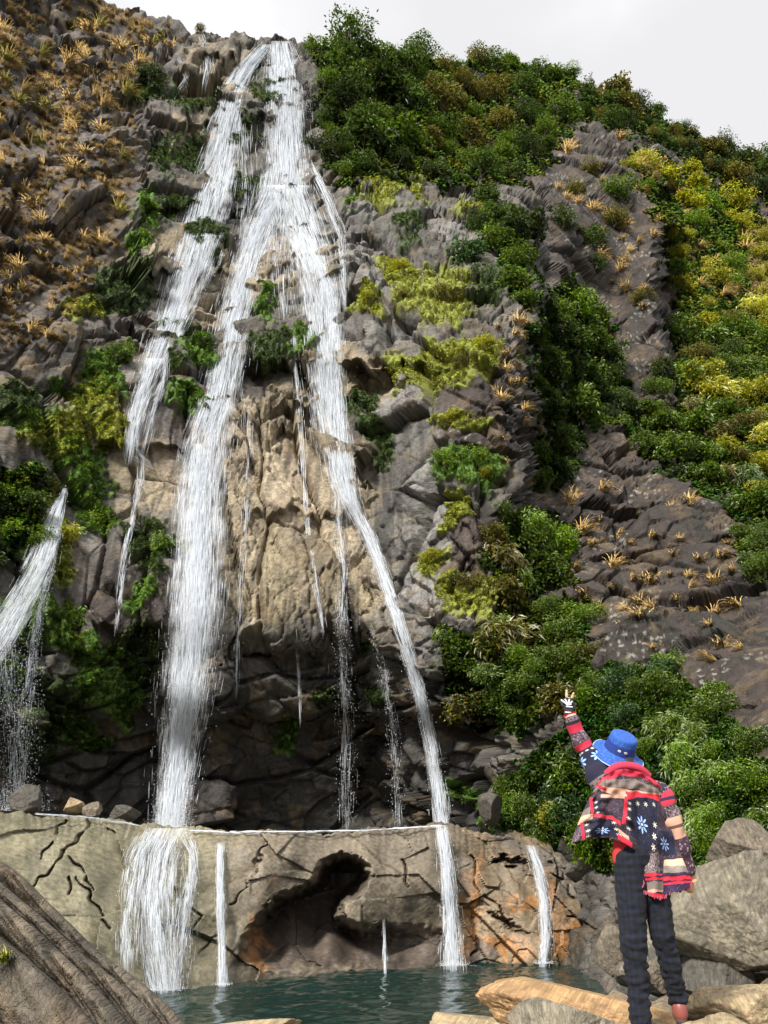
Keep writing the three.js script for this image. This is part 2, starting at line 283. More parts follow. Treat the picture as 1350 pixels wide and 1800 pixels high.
    const lich = ss(0.5, 0.62, n3(x * 3.1, y * 3.1, z * 3.1) + 0.3 * n3b(x * 9, y * 9, z * 9)) * brown * (1 - left) * ss(0, 0.5, n3b(x * 0.35 + 2, y * 0.35, z * 0.35)); r = mix(r, 0.3, lich * 0.8); g = mix(g, 0.29, lich * 0.8); b = mix(b, 0.26, lich * 0.8);
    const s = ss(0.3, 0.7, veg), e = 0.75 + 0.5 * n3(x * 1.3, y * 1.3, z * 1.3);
    r = mix(r, mix(0.055, 0.26, sunny) * e, s); g = mix(g, mix(0.06, 0.2, sunny) * e, s); b = mix(b, mix(0.02, 0.06, sunny) * e, s);  // sunny ground: straw yellow, lightened in the colour to stand for sunlight
    if (moss > 0.02) { const c = MOSSC[mk], q = 0.7 + 0.6 * (0.5 + 0.5 * n3b(x * 4, y * 4, z * 4)); r = mix(r, c[0] * q, moss); g = mix(g, c[1] * q, moss); b = mix(b, c[2] * q, moss); }
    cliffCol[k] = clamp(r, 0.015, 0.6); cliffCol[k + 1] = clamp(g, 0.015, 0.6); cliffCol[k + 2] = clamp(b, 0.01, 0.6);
    cliffUv[(j * NX + i) * 2] = (x + z * 0.35) / 3.1; cliffUv[(j * NX + i) * 2 + 1] = (y - z * 0.3) / 3.1;
  }
  for (let j = 0; j < BACK; j++) for (let i = 0; i < NX; i++) {      // the land behind the skyline
    const k = ((NY + j) * NX + i) * 3, t = ((NY - 1) * NX + i) * 3, s = (j + 1) / BACK, run = 60 * s * s + 3 * s;
    cliffPos[k] = cliffPos[t] * (1 + 0.5 * s); cliffPos[k + 1] = cliffPos[t + 1] - 0.08 * run - 0.2 * s + 0.6 * n2(i * 0.05, j); cliffPos[k + 2] = cliffPos[t + 2] - run;
    for (let c = 0; c < 3; c++) cliffCol[k + c] = [0.07, 0.075, 0.03][c];
    cliffUv[(k / 3) * 2] = cliffPos[k] / 3.1; cliffUv[(k / 3) * 2 + 1] = (cliffPos[k + 1] - cliffPos[k + 2]) / 3.1;
  }
}
const cliffGeo = gridGeometry(NX, cliffRows, cliffPos, cliffCol, cliffUv), cliffNrm = cliffGeo.attributes.normal.array;
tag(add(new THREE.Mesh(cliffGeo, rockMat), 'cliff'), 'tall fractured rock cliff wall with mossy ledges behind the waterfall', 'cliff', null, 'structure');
// a place on the cliff: its point, its outward normal and what grows there
function onCliff(px, py) {
  const i = clamp(Math.round((px - PX0) / (PX1 - PX0) * (NX - 1)), 0, NX - 1), top = skylineAt(PX0 + (PX1 - PX0) * i / (NX - 1));
  const j = clamp(Math.round((PYB - py) / (PYB - top) * (NY - 1)), 0, NY - 1), k = (j * NX + i) * 3;
  return { p: new THREE.Vector3().fromArray(cliffPos, k), n: new THREE.Vector3().fromArray(cliffNrm, k), moss: mossAt[k / 3], veg: vegAt[k / 3], c: [cliffCol[k], cliffCol[k + 1], cliffCol[k + 2]] };
}
// ------------------------------------------------------------------ the lower ledge, the pool and the shore
const ledgeFoot = [[-260, 1820], [0, 1790], [150, 1772], [290, 1745], [390, 1732], [480, 1720], [680, 1703], [820, 1697], [1000, 1694], [1120, 1692]];
const ledgeTop = [[-260, 1418], [0, 1426], [150, 1434], [240, 1448], [300, 1453], [420, 1461], [600, 1459], [780, 1450], [880, 1462], [960, 1484], [1035, 1510], [1072, 1560], [1096, 1640], [1120, 1692]];
const CAVE = [[395, 1712], [418, 1650], [450, 1605], [480, 1572], [545, 1545], [560, 1512], [600, 1494], [640, 1506], [662, 1535], [645, 1568], [612, 1590], [604, 1608], [640, 1622], [676, 1614], [700, 1622], [780, 1627], [812, 1640], [820, 1712]];
const LCRACKS = [[[158, 1438], [120, 1490], [60, 1550], [20, 1566]], [[116, 1492], [140, 1530], [160, 1565]], [[100, 1470], [110, 1440]], [[135, 1540], [145, 1565], [195, 1632]], [[120, 1540], [112, 1570]], [[95, 1475], [70, 1510]], [[305, 1555], [350, 1610], [340, 1640], [365, 1660]], [[385, 1640], [350, 1680]], [[815, 1600], [850, 1570], [905, 1630], [930, 1640]], [[960, 1520], [1000, 1560], [1030, 1600]], [[1000, 1530], [1050, 1580], [1060, 1660]], [[830, 1500], [840, 1580], [835, 1690]], [[470, 1480], [440, 1540], [410, 1590]], [[700, 1500], [720, 1560]], [[1000, 1610], [1040, 1640], [1050, 1690]]];
const RUST = [[965, 1570, 26, 50], [1000, 1650, 34, 45], [1030, 1625, 14, 20], [870, 1670, 60, 30], [450, 1660, 20, 50], [480, 1545, 14, 22], [830, 1600, 20, 90], [910, 1590, 30, 24]];
const ledgeFaceDepth = (px) => levelDepth(lerpList(ledgeFoot, px), 0);
let ledgeAt;                          // depth of the finished face
function ledgeDepth(px, py, v) {        // v: 0 at the water, 1 on the lip
  let D = ledgeFaceDepth(px) + mix(2.0, 0.45, ss(250, 480, px)) * v + 0.35 * v ** 4 + 0.5 * v ** 9;
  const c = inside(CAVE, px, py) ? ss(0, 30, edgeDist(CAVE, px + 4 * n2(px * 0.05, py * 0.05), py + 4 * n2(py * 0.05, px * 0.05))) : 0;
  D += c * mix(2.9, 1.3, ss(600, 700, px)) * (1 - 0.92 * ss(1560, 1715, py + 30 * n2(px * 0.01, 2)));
  for (const l of LCRACKS) { const d = edgeDist(l, px + 7 * n2(px * 0.025, py * 0.025), py + 7 * n2(py * 0.025, px * 0.025 + 9), false); const wd = 0.7 + 1.8 * (0.5 + 0.5 * n2(px * 0.03 + 5, py * 0.03)); if (d < 6) D += 0.22 * (1 - ss(0.3, wd + 0.6, d)) * ss(-0.7, -0.2, n2(px * 0.02, py * 0.02 + 3)); }
  const qx = px + 9 * n2(px * 0.05, py * 0.07) + 4 * n2(px * 0.15, py * 0.15), qy = py + 6 * n2(py * 0.06, px * 0.04 + 5) + 3 * n2(px * 0.14, py * 0.14 + 2) - (px - 900) * 0.12;
  D += 0.5 * (1 - ss(0.55, 1.0, blob(qx, qy, [898, 1513, 36, 9]))) + 0.3 * (1 - ss(0.3, 1, blob(qx, qy - (px - 890) * 0.45, [888, 1622, 34, 9])));
  return D;
}
{
  const nx = 640, nf = 190, nt = 30, ny = nf + nt, pos = new Float32Array(nx * ny * 3), col = new Float32Array(nx * ny * 3), uv = new Float32Array(nx * ny * 2), v3 = new THREE.Vector3(), st = { ca: 0.9, sa: -0.43, rough: 0 };
  for (let i = 0; i < nx; i++) {
    const px = mix(-260, 1118, i / (nx - 1)), b = lerpList(ledgeFoot, px) + 14, t = lerpList(ledgeTop, px), brow = 4 * n2(px * 0.018, 3) + 2.5 * n2(px * 0.07, 6) + 1.2 * n2(px * 0.2, 9);
    let lip;
    for (let j = 0; j < ny; j++) {
      const k = (j * nx + i) * 3, v = Math.min(1, j / (nf - 1)), py = mix(b, t, v) + brow * v ** 9;
      if (j < nf) pt(px, py, ledgeDepth(px, py, v), v3);
      else { const s = (j - nf + 1) / nt; v3.copy(lip); v3.z -= 13 * s ** 1.4; v3.x *= 1 + 0.4 * s; v3.y -= 0.16 * ss(0, 0.3, s) - 0.05 * n2(v3.x, v3.z); }
      if (j === nf - 1) lip = v3.clone();
      const { x, y, z } = v3;
      const bigc = cells(x / 2.6 + 40, y / 1.5, z / 3), slab = 0.26 * bigc.tilt + 0.16 * (bigc.h - 0.5);
      const rel = slab + 0.3 * n3(x * 0.35, y * 0.5, z * 0.3 + 4) + 0.12 * n3b(x * 0.9, y * 0.8, z * 0.5) + 0.11 * fbm(x * 0.6, y * 0.7, z * 0.6, 3) + 0.012 * n3(x * 3, y * 3, z * 3) + 0.006 * n3b(x * 9, y * 9, z * 9);
      let w = cells((x * 0.9 - y * 0.43) / 1.9, (y * 0.9 + x * 0.43) / 1.1, z / 2); const t1 = w.h2; let h = rel + (w.tilt * 0.16 + (w.h - 0.5) * 0.1) * ss(350, 450, px) - 0.03 * (1 - ss(0, 0.03, w.e)) * ss(350, 450, px) * ss(-0.2, 0.4, n3(x * 0.5, y * 0.5, 9));
      const rough = ss(780, 860, px); if (rough > 0) { w = cells((x * 0.8 - y * 0.6) / 0.6, (y * 0.8 + x * 0.6) / 0.4, z); h += rough * (w.tilt * 0.09 + (w.h - 0.5) * 0.06 - 0.02 * (1 - ss(0, 0.06, w.e))); }
      const top = ss(nf - 12, nf, j);
      pos[k] = x; pos[k + 1] = y + h * 0.25 * top; pos[k + 2] = z + h * (1 - 0.9 * top);
      const wx = px + 14 * n3(x, y, z) + 6 * n3b(x * 4, y * 4, z * 4), wy = py + 14 * n3b(x, y, z) + 6 * n3(x * 4, y * 4, z * 4);
      let r = 0.2, g = 0.182, bl = 0.118;                       // olive grey on the left, brown to the right
      const m = ss(330, 460, wx); r = mix(r, 0.185, m); g = mix(g, 0.153, m); bl = mix(bl, 0.112, m);
      const e = ss(760, 860, wx); r = mix(r, 0.21, e); g = mix(g, 0.158, e); bl = mix(bl, 0.102, e);
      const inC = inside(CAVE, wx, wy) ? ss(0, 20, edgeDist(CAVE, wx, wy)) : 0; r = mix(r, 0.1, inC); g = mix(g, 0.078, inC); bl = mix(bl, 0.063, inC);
      for (const q of RUST) { const d = 1 - ss(0.5, 1.2, blob(wx, wy, q)); if (d > 0) { const s = d * 0.75 * ss(-0.5, 0.3, n3(x * 3, y * 1.5, z * 3) + 0.3); r = mix(r, 0.42, s); g = mix(g, 0.19, s); bl = mix(bl, 0.055, s); } }
      const grey = ss(0.1, 0.45, n3(x * 0.6 + 8, y * 0.6, z * 0.6)) * e; r = mix(r, 0.15, grey * 0.7); g = mix(g, 0.14, grey * 0.7); bl = mix(bl, 0.13, grey * 0.7);
      const vein = ss(0.03, 0.0, Math.abs(n3(x * 0.5 - y * 0.7, y * 1.3 + x * 0.7, 5))) * ss(0, 0.5, n3b(x * 0.4, y * 0.4, 2)); r = mix(r, 0.42, vein * 0.5); g = mix(g, 0.36, vein * 0.5); bl = mix(bl, 0.2, vein * 0.5);
      const tone = (0.8 + 0.35 * t1) * (1 + 0.35 * fbm(x * 1.1, y * 1.1, z * 1.1, 5)) * (1 - 0.3 * ss(0.1, 0.6, streak(x * 0.7, y)));
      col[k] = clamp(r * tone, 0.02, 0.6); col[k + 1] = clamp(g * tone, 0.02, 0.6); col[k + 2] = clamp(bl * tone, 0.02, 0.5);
      uv[(k / 3) * 2] = x / 2.2; uv[(k / 3) * 2 + 1] = (y - z) / 2.2;
    }
  }
  const wetRock = rockMat.clone(); wetRock.roughness = 0.62; wetRock.bumpScale = 0.008;
  ledgeAt = (px, py) => { const i = clamp(Math.round((px + 260) / 1378 * (nx - 1)), 0, nx - 1), b = lerpList(ledgeFoot, px) + 14, t = lerpList(ledgeTop, px), j = clamp(Math.round((b - py) / (b - t) * (nf - 1)), 0, nf - 1); return -pos[(j * nx + i) * 3 + 2]; };
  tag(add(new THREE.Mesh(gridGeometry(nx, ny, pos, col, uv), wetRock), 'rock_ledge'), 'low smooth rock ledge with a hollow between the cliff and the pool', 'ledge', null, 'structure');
}
{ // the pool
  const nx = 300, nz = 260, pos = new Float32Array(nx * nz * 3);
  for (let j = 0; j < nz; j++) for (let i = 0; i < nx; i++) {
    const x = mix(-16, 13, i / (nx - 1)), z = -mix(5, 27, j / (nz - 1)), d = Math.hypot(x - 2.6, z + 20.4), d2 = Math.hypot(x + 4.6, z + 17.2);
    const near = Math.exp(-d * 0.35) + Math.exp(-d2 * 0.4);
    pos.set([x, 0.02 * n3(x * 1.1, z * 1.7, 0) + 0.011 * n3(x * 3.1, z * 4.3, 2) + 0.006 * n3b(x * 7, z * 9, 4) + near * (0.03 * Math.sin(d * 7) * 0.5 + 0.03 * n3(x * 4, z * 4, 8)), z], (j * nx + i) * 3);
  }
  const mat = new THREE.MeshPhysicalMaterial({ color: new THREE.Color().setRGB(0.011, 0.026, 0.022), roughness: 0.09, ior: 1.33, specularIntensity: 1 });
  tag(add(new THREE.Mesh(gridGeometry(nx, nz, pos), mat), 'pool_water'), 'dark green rippled plunge pool below the rock ledge', 'water', null, 'structure');
}
{ // the ground of the near shore
  const n = 260, pos = new Float32Array(n * n * 3), col = new Float32Array(n * n * 3), uv = new Float32Array(n * n * 2);
  for (let j = 0; j < n; j++) for (let i = 0; i < n; i++) {
    const x = mix(-22, 22, i / (n - 1)), d = mix(-14, 16, j / (n - 1)), k = (j * n + i) * 3;
    const edge = mix(5.4, 7.6, ss(-0.5, 2.2, x)) + 3 * ss(2.4, 4.6, x) + 1.5 * ss(-2, -5, x) + 0.5 * n2(x * 0.8, 3);
    let y = mix(0.85, 1.28, ss(0.3, 1.6, x)) + 0.08 * n2(x * 1.5, d * 1.5) + 0.03 * n2(x * 5, d * 5);
    y = mix(y, -1.2, ss(edge, edge + 2.6, d + 0.4 * n2(x * 2, d * 2)));
    if (d < 2) y = Math.min(y, 1.0);
    pos.set([x, y, -d], k);
    const t = 0.8 + 0.4 * fbm(x * 1.5, 1, d * 1.5);
    col.set([0.27 * t, 0.21 * t, 0.135 * t], k); uv[(k / 3) * 2] = x / 1.5; uv[(k / 3) * 2 + 1] = d / 1.5;
  }
  const m = rockMat.clone(); m.bumpScale = 0.03;
  tag(add(new THREE.Mesh(gridGeometry(n, n, pos, col, uv), m), 'ground'), 'rocky shore ground under the boulders by the pool', 'ground', null, 'structure');
}
// ------------------------------------------------------------------ plants
const tmpV = new THREE.Vector3(), tmpN = new THREE.Vector3(), tmpA = new THREE.Vector3(), tmpB = new THREE.Vector3();
function leafSoup(write) {            // write(leaf) with leaf(cx,cy,cz, dir, normal, length, width, tone)
  const pos = [], nor = [], col = [];
  const leaf = (c, dir, nrm, len, wid, tone, bend = 0.25) => {
    const side = tmpA.crossVectors(dir, nrm).normalize(), up = tmpB.crossVectors(side, dir).normalize();
    const tip = [c.x + dir.x * len - up.x * len * bend, c.y + dir.y * len - up.y * len * bend, c.z + dir.z * len - up.z * len * bend];
    const m = [c.x + dir.x * len * 0.45, c.y + dir.y * len * 0.45, c.z + dir.z * len * 0.45];
    const l = [m[0] + side.x * wid + up.x * wid * 0.3, m[1] + side.y * wid + up.y * wid * 0.3, m[2] + side.z * wid + up.z * wid * 0.3], r = [m[0] - side.x * wid + up.x * wid * 0.3, m[1] - side.y * wid + up.y * wid * 0.3, m[2] - side.z * wid + up.z * wid * 0.3];
    const b = [c.x, c.y, c.z];
    for (const q of [b, r, tip, b, tip, l]) { pos.push(...q); nor.push(up.x, up.y, up.z); col.push(...tone); }
  };
  write(leaf);
  const g = new THREE.BufferGeometry();
  g.setAttribute('position', new THREE.Float32BufferAttribute(pos, 3)); g.setAttribute('normal', new THREE.Float32BufferAttribute(nor, 3)); g.setAttribute('color', new THREE.Float32BufferAttribute(col, 3));
  return g;
}
const randDir = (r, out = new THREE.Vector3()) => { const z = r() * 2 - 1, a = r() * 6.2832, q = Math.sqrt(1 - z * z); return out.set(q * Math.cos(a), z, q * Math.sin(a)); };
function crownShape(seed, { n = 1300, lobes = 11, leaf = 0.13, wid = 0.4, tall = 0.8, droop = 0.1, spread = 0.62 }) {
  const r = rng(seed), L = [];
  for (let i = 0; i < lobes; i++) { const d = randDir(r), k = spread * Math.cbrt(r()); L.push({ c: new THREE.Vector3(d.x * k, tall * (d.y * k * 0.9 + 0.35), d.z * k), r: 0.26 + 0.24 * r(), t: 0.8 + 0.4 * r() }); }
  const geo = leafSoup((put) => {
    const c = new THREE.Vector3(), nn = new THREE.Vector3(), dir = new THREE.Vector3();
    for (let i = 0; i < n; i++) {
      const l = L[Math.floor(r() * lobes)]; randDir(r, nn); if (nn.y < -0.3 && r() < 0.6) nn.y *= -1;
      const q = l.r * (0.72 + 0.4 * r()) * (1 + 0.3 * n3(nn.x * 2 + seed, nn.y * 2, nn.z * 2 + l.c.x * 5));
      c.copy(l.c).addScaledVector(nn, q);
      dir.copy(nn).multiplyScalar(0.6).add(randDir(r, tmpV).multiplyScalar(0.8)); dir.y -= droop; dir.normalize();
      nn.y += 0.5; nn.add(randDir(r, tmpV).multiplyScalar(0.5)).normalize();
      const b = l.t * (0.62 + 0.75 * r()), y = 1 + 0.35 * (r() - 0.4);
      put(c, dir, nn, leaf * (0.6 + 0.8 * r()), leaf * wid * (0.7 + 0.6 * r()) * 0.6, [b * y, b, b * (0.75 + 0.4 * r())]);
    }
  });
  const stems = [];
  for (const l of L.slice(0, 7)) { const e = l.c, mid = new THREE.Vector3(e.x * 0.35, e.y * 0.5 - 0.1, e.z * 0.35); stems.push(new THREE.TubeGeometry(new THREE.QuadraticBezierCurve3(new THREE.Vector3(0, -0.35, 0), mid, e), 5, 0.018, 4)); }
  return { crown: geo, stem: mergeGeometries(stems) };
}
const BUSH = {
  broad: [crownShape(101, { n: 1250, leaf: 0.17, wid: 0.5 }), crownShape(102, { n: 1250, leaf: 0.16, wid: 0.5, lobes: 14, spread: 0.72 }), crownShape(103, { n: 1250, leaf: 0.18, wid: 0.48, lobes: 8 })],
  fine: [crownShape(111, { n: 1900, leaf: 0.105, wid: 0.5, lobes: 13, spread: 0.7 }), crownShape(112, { n: 1900, leaf: 0.1, wid: 0.5, lobes: 10 }), crownShape(113, { n: 1900, leaf: 0.11, wid: 0.45, lobes: 16, spread: 0.75, tall: 0.7 })],
  feather: [crownShape(121, { n: 1500, leaf: 0.26, wid: 0.16, droop: 0.7 }), crownShape(122, { n: 1500, leaf: 0.24, wid: 0.16, droop: 0.8, lobes: 14 })],
  tall: [crownShape(131, { n: 2000, leaf: 0.12, wid: 0.5, tall: 1.7, lobes: 17, spread: 0.55 }), crownShape(132, { n: 2000, leaf: 0.11, wid: 0.5, tall: 1.4, lobes: 15, spread: 0.6 })],
};
const leafMat = (r, g, b) => new THREE.MeshPhysicalMaterial({ color: new THREE.Color().setRGB(r, g, b), vertexColors: true, roughness: 0.8, transmission: 0.55, thickness: 0, specularIntensity: 0.4, side: THREE.DoubleSide });
const GREEN = {   // dry or young leaves are paler
  dark: leafMat(0.094, 0.151, 0.028), deep: leafMat(0.161, 0.278, 0.034), mid: leafMat(0.260, 0.424, 0.037), bright: leafMat(0.365, 0.603, 0.037), lime: leafMat(0.781, 0.803, 0.051), olive: leafMat(0.340, 0.323, 0.051), gold: leafMat(0.850, 0.850, 0.102), teal: leafMat(0.131, 0.291, 0.068),
};
const woodMat = new THREE.MeshStandardMaterial({ color: new THREE.Color().setRGB(0.1, 0.08, 0.06), roughness: 0.9 });
const strawMat = new THREE.MeshStandardMaterial({ color: new THREE.Color().setRGB(0.62, 0.44, 0.18), vertexColors: true, roughness: 0.85, side: THREE.DoubleSide });
const strawGreen = new THREE.MeshStandardMaterial({ color: new THREE.Color().setRGB(0.34, 0.31, 0.08), vertexColors: true, roughness: 0.85, side: THREE.DoubleSide });
function tuftShape(seed, n, hang) {     // grows out of a wall: out is +z, up is +y; the blades arch over and hang
  const r = rng(seed), pos = [], nor = [], col = [];
  for (let i = 0; i < n; i++) {
    const len = 0.7 + 0.8 * r(), w = 0.022 + 0.02 * r(), tone = 0.55 + 0.75 * r(), g = tone * (0.82 + 0.25 * r()), d = new THREE.Vector3((r() - 0.5) * 1.7, 0.35 + 0.9 * r(), 0.25 + 0.8 * r()).normalize(), p = new THREE.Vector3((r() - 0.5) * 0.4, (r() - 0.5) * 0.2, -0.05), S = 5;
    const side = new THREE.Vector3(d.z, 0.3 * (r() - 0.5), -d.x).normalize(); let prev = null;
    for (let s = 0; s <= S; s++) {
      const ww = w * (1 - s / S * 0.8), L = [p.x - side.x * ww, p.y - side.y * ww, p.z - side.z * ww], R = [p.x + side.x * ww, p.y + side.y * ww, p.z + side.z * ww];
      if (prev) for (const q of [prev[0], prev[1], R, prev[0], R, L]) { pos.push(...q); nor.push(0.2 * d.x, 0.6, 0.75); col.push(tone, g, tone * (0.7 + 0.3 * r())); }
      prev = [L, R]; p.addScaledVector(d, len / S); d.y -= hang * (0.5 + 0.5 * s / S); d.normalize();
    }
  }
  const g = new THREE.BufferGeometry(); g.setAttribute('position', new THREE.Float32BufferAttribute(pos, 3)); g.setAttribute('normal', new THREE.Float32BufferAttribute(nor, 3)); g.setAttribute('color', new THREE.Float32BufferAttribute(col, 3)); return g;
}
const TUFT = [tuftShape(201, 70, 0.62), tuftShape(202, 60, 0.75), tuftShape(203, 80, 0.55), tuftShape(204, 54, 0.85)];
const pr = rng(777);
const reach = (p) => p.distanceTo(camera.position);
function bush(px, py, rpx, form, tone, place, group, name = 'bush', lift = 0.15) {
  const s = onCliff(px, py), R = rpx * reach(s.p) / F, list = BUSH[form], shape = list[Math.floor(pr() * list.length)];
  const words = { dark: 'dark green', deep: 'deep green', mid: 'mid green', bright: 'bright green', lime: 'yellow-green', olive: 'olive green', gold: 'golden yellow', teal: 'cool blue-green' }[tone], forms = { broad: 'broad-leaved', fine: 'small-leaved', feather: 'feathery drooping', tall: 'tall' }[form];
  const o = thing(name, `${words} ${forms} ${name === 'tree' ? 'tree' : 'bush'} ${place}`, name === 'tree' ? 'tree' : 'bush', group);
  o.position.copy(s.p).addScaledVector(s.n, R * lift); o.rotation.set((pr() - 0.5) * 0.4, pr() * 6.283, (pr() - 0.5) * 0.4); o.scale.set(R * (0.9 + 0.3 * pr()), R * (0.85 + 0.3 * pr()), R * (0.9 + 0.3 * pr()));
  part(name === 'tree' ? 'crown' : 'foliage', shape.crown, GREEN[tone], o); part(name === 'tree' ? 'trunk' : 'stem', shape.stem, woodMat, o);
  return o;
}
function scatter(poly, count, r0, r1, gap, use) {   // spots spread over an outline, none too close to another
  const x0 = Math.min(...poly.map((q) => q[0])), x1 = Math.max(...poly.map((q) => q[0])), y0 = Math.min(...poly.map((q) => q[1])), y1 = Math.max(...poly.map((q) => q[1])), got = [];
  for (let k = 0; k < count * 60 && got.length < count; k++) {
    const x = mix(x0, x1, pr()), y = mix(y0, y1, pr()), r = mix(r0, r1, pr() ** 1.5);
    if (x > 1385 || x < -40 || !inside(poly, x, y) || got.some((g) => Math.hypot(g[0] - x, g[1] - y) < (g[2] + r) * gap)) continue;
    got.push([x, y, r]); use(x, y, r);
  }
}
const pick = (s) => { const l = s.split(' '); return l[Math.floor(pr() * l.length)]; };
// the big trees beside the head of the fall
for (const [x, y, r, f, t] of [[612, 92, 44, 'tall', 'deep'], [640, 165, 52, 'tall', 'dark'], [600, 200, 40, 'tall', 'dark'], [690, 200, 52, 'broad', 'deep'], [655, 270, 50, 'broad', 'deep'], [720, 270, 46, 'broad', 'mid'], [600, 285, 36, 'fine', 'dark'], [760, 190, 38, 'fine', 'olive'], [700, 130, 42, 'fine', 'deep']])
  bush(x, y, r, f, t, 'beside the head of the waterfall', 'trees beside the head of the waterfall', 'tree', 0.35);
scatter(VEG.upper, 66, 18, 40, 0.5, (x, y, r) => bush(x, y, r, pick('fine broad fine tall'), x > 800 && y > 140 && y < 200 && x < 900 ? 'olive' : pick('deep mid deep olive mid dark'), 'on the slope right of the waterfall', 'bushes on the upper slope'));
scatter(VEG.ridge, 62, 14, 28, 0.45, (x, y, r) => bush(x, y, r, pick('fine fine tall broad'), pick('dark deep olive deep'), 'on the far ridge', 'trees on the far ridge', 'tree'));
scatter(VEG.gully, 46, 24, 46, 0.5, (x, y, r) => bush(x, y, r, pick('broad fine broad'), pick('deep mid dark deep mid'), 'in the gully beside the buttress', 'bushes in the gully'));
scatter(VEG.east, 52, 24, 48, 0.5, (x, y, r) => bush(x, y, r, pick('fine broad fine feather'), pick('deep mid olive mid lime'), 'on the slope at the right edge', 'bushes on the right slope'));
scatter(VEG.sunny, 34, 16, 34, 0.6, (x, y, r) => bush(x, y, r, pick('fine broad fine'), pick('lime lime gold bright'), 'on the golden slope below the ridge', 'bushes on the golden slope'));
scatter(VEG.middle, 26, 26, 48, 0.55, (x, y, r) => bush(x, y, r, pick('fine feather fine broad'), pick('mid bright olive mid'), 'below the mossy buttress', 'bushes on the middle slope'));
scatter(VEG.lower, 48, 28, 54, 0.5, (x, y, r) => bush(x, y, r, x > 1180 ? pick('fine feather fine') : pick('fine broad fine'), x > 1180 ? pick('bright mid bright') : pick('teal mid mid bright'), 'low on the bank behind the person', 'bushes on the lower bank'));
scatter(VEG.left, 8, 26, 40, 0.55, (x, y, r) => bush(x, y, r, 'broad', pick('mid bright deep'), 'at the left edge of the cliff', 'bushes at the left edge'));
for (const [x, y, r, f, t, w] of [[822, 462, 34, 'broad', 'teal', 'on the rock above the moss cushions'], [850, 400, 30, 'fine', 'deep', 'at the top of the mossy buttress'], [905, 430, 40, 'broad', 'dark', 'hanging at the head of the gully'], [1090, 345, 40, 'fine', 'mid', 'on top of the dark rocky spur'], [1080, 395, 28, 'fine', 'olive', 'below the crest of the dark rocky spur'], [985, 395, 30, 'fine', 'deep', 'left of the dark rocky spur'], [260, 370, 18, 'broad', 'bright', 'on a ledge left of the upper fall'], [300, 360, 20, 'fine', 'dark', 'against the spray of the upper fall'], [265, 155, 26, 'fine', 'dark', 'on a shelf left of the head of the fall'], [205, 630, 26, 'fine', 'mid', 'beside the thin left fall'], [185, 905, 26, 'fine', 'bright', 'under the thin left fall'], [120, 1270, 18, 'feather', 'mid', 'on the wet wall behind the ledge'], [505, 1275, 20, 'feather', 'mid', 'on the wet wall right of the main fall'], [1010, 545, 40, 'fine', 'bright', 'in the sun at the top of the gully'], [975, 560, 34, 'broad', 'mid', 'crowning the gully'], [935, 960, 50, 'fine', 'mid', 'below the mossy buttress'], [1170, 1195, 28, 'broad', 'teal', 'between the dark rock face and the lower bank'], [1265, 1235, 26, 'broad', 'bright', 'with pale new leaves at the right of the lower bank'], [1250, 690, 46, 'fine', 'lime', 'standing out on the right slope'], [545, 250, 24, 'fine', 'dark', 'in the spray right of the upper fall'], [130, 1100, 30, 'feather', 'bright', 'hanging below the small side fall'], [60, 960, 30, 'fine', 'mid', 'beside the small side fall'], [250, 1140, 34, 'fine', 'deep', 'on the mossy wall left of the main fall'], [288, 965, 26, 'feather', 'mid', 'close to the left side of the main fall'], [110, 945, 22, 'feather', 'lime', 'trailing right of the small side fall'], [40, 1290, 30, 'feather', 'mid', 'above the wet boulder on the ledge'], [150, 830, 24, 'fine', 'bright', 'above the small side fall'], [930, 1428, 36, 'fine', 'bright', 'spilling onto the ledge beside the dark stone'], [985, 1438, 34, 'fine', 'lime', 'on the ledge left of the flying jacket'], [1040, 1462, 30, 'fine', 'bright', 'under the jacket flap'], [890, 1448, 24, 'feather', 'bright', 'at the wet end of the ledge'], [1085, 1512, 22, 'fine', 'lime', 'beside the hip of the person'], [1250, 1470, 40, 'feather', 'bright', 'right of the hanging sleeve'], [352, 62, 9, 'tall', 'olive', 'alone on the brow left of the head of the fall'], [1040, 300, 22, 'fine', 'olive', 'high on the crest of the spur'], [1130, 520, 26, 'fine', 'olive', 'near the edge of the spur'], [1035, 430, 30, 'fine', 'deep', 'in the middle of the spur'], [900, 1140, 60, 'feather', 'olive', 'draped over the rock above the lower bank']])
  bush(x, y, r, f, t, w, null);
for (const [x, y, r, t] of [[735, 500, 26, 'lime'], [785, 530, 28, 'olive'], [755, 565, 24, 'lime'], [715, 535, 20, 'olive'], [700, 470, 22, 'lime'], [790, 640, 26, 'lime'], [848, 612, 26, 'lime'], [755, 672, 22, 'olive'], [815, 655, 20, 'olive'], [785, 815, 28, 'bright'], [835, 812, 28, 'bright'], [860, 830, 18, 'lime'], [805, 742, 18, 'lime'], [825, 1030, 28, 'olive'], [755, 980, 20, 'lime'], [650, 535, 14, 'lime']])
  bush(x, y, r, 'fine', t, 'among the moss cushions', 'bushes among the moss cushions', 'bush', 0.02);
for (const [x, y, r, t] of [[1168, 330, 20, 'olive'], [1176, 400, 18, 'lime'], [1180, 500, 24, 'deep'], [1184, 590, 26, 'mid'], [1170, 655, 26, 'deep'], [1150, 700, 28, 'mid'], [1040, 470, 20, 'deep'], [1010, 340, 22, 'olive']])
  bush(x, y, r, 'fine', t, 'along the edge of the spur', 'bushes along the edge of the spur');
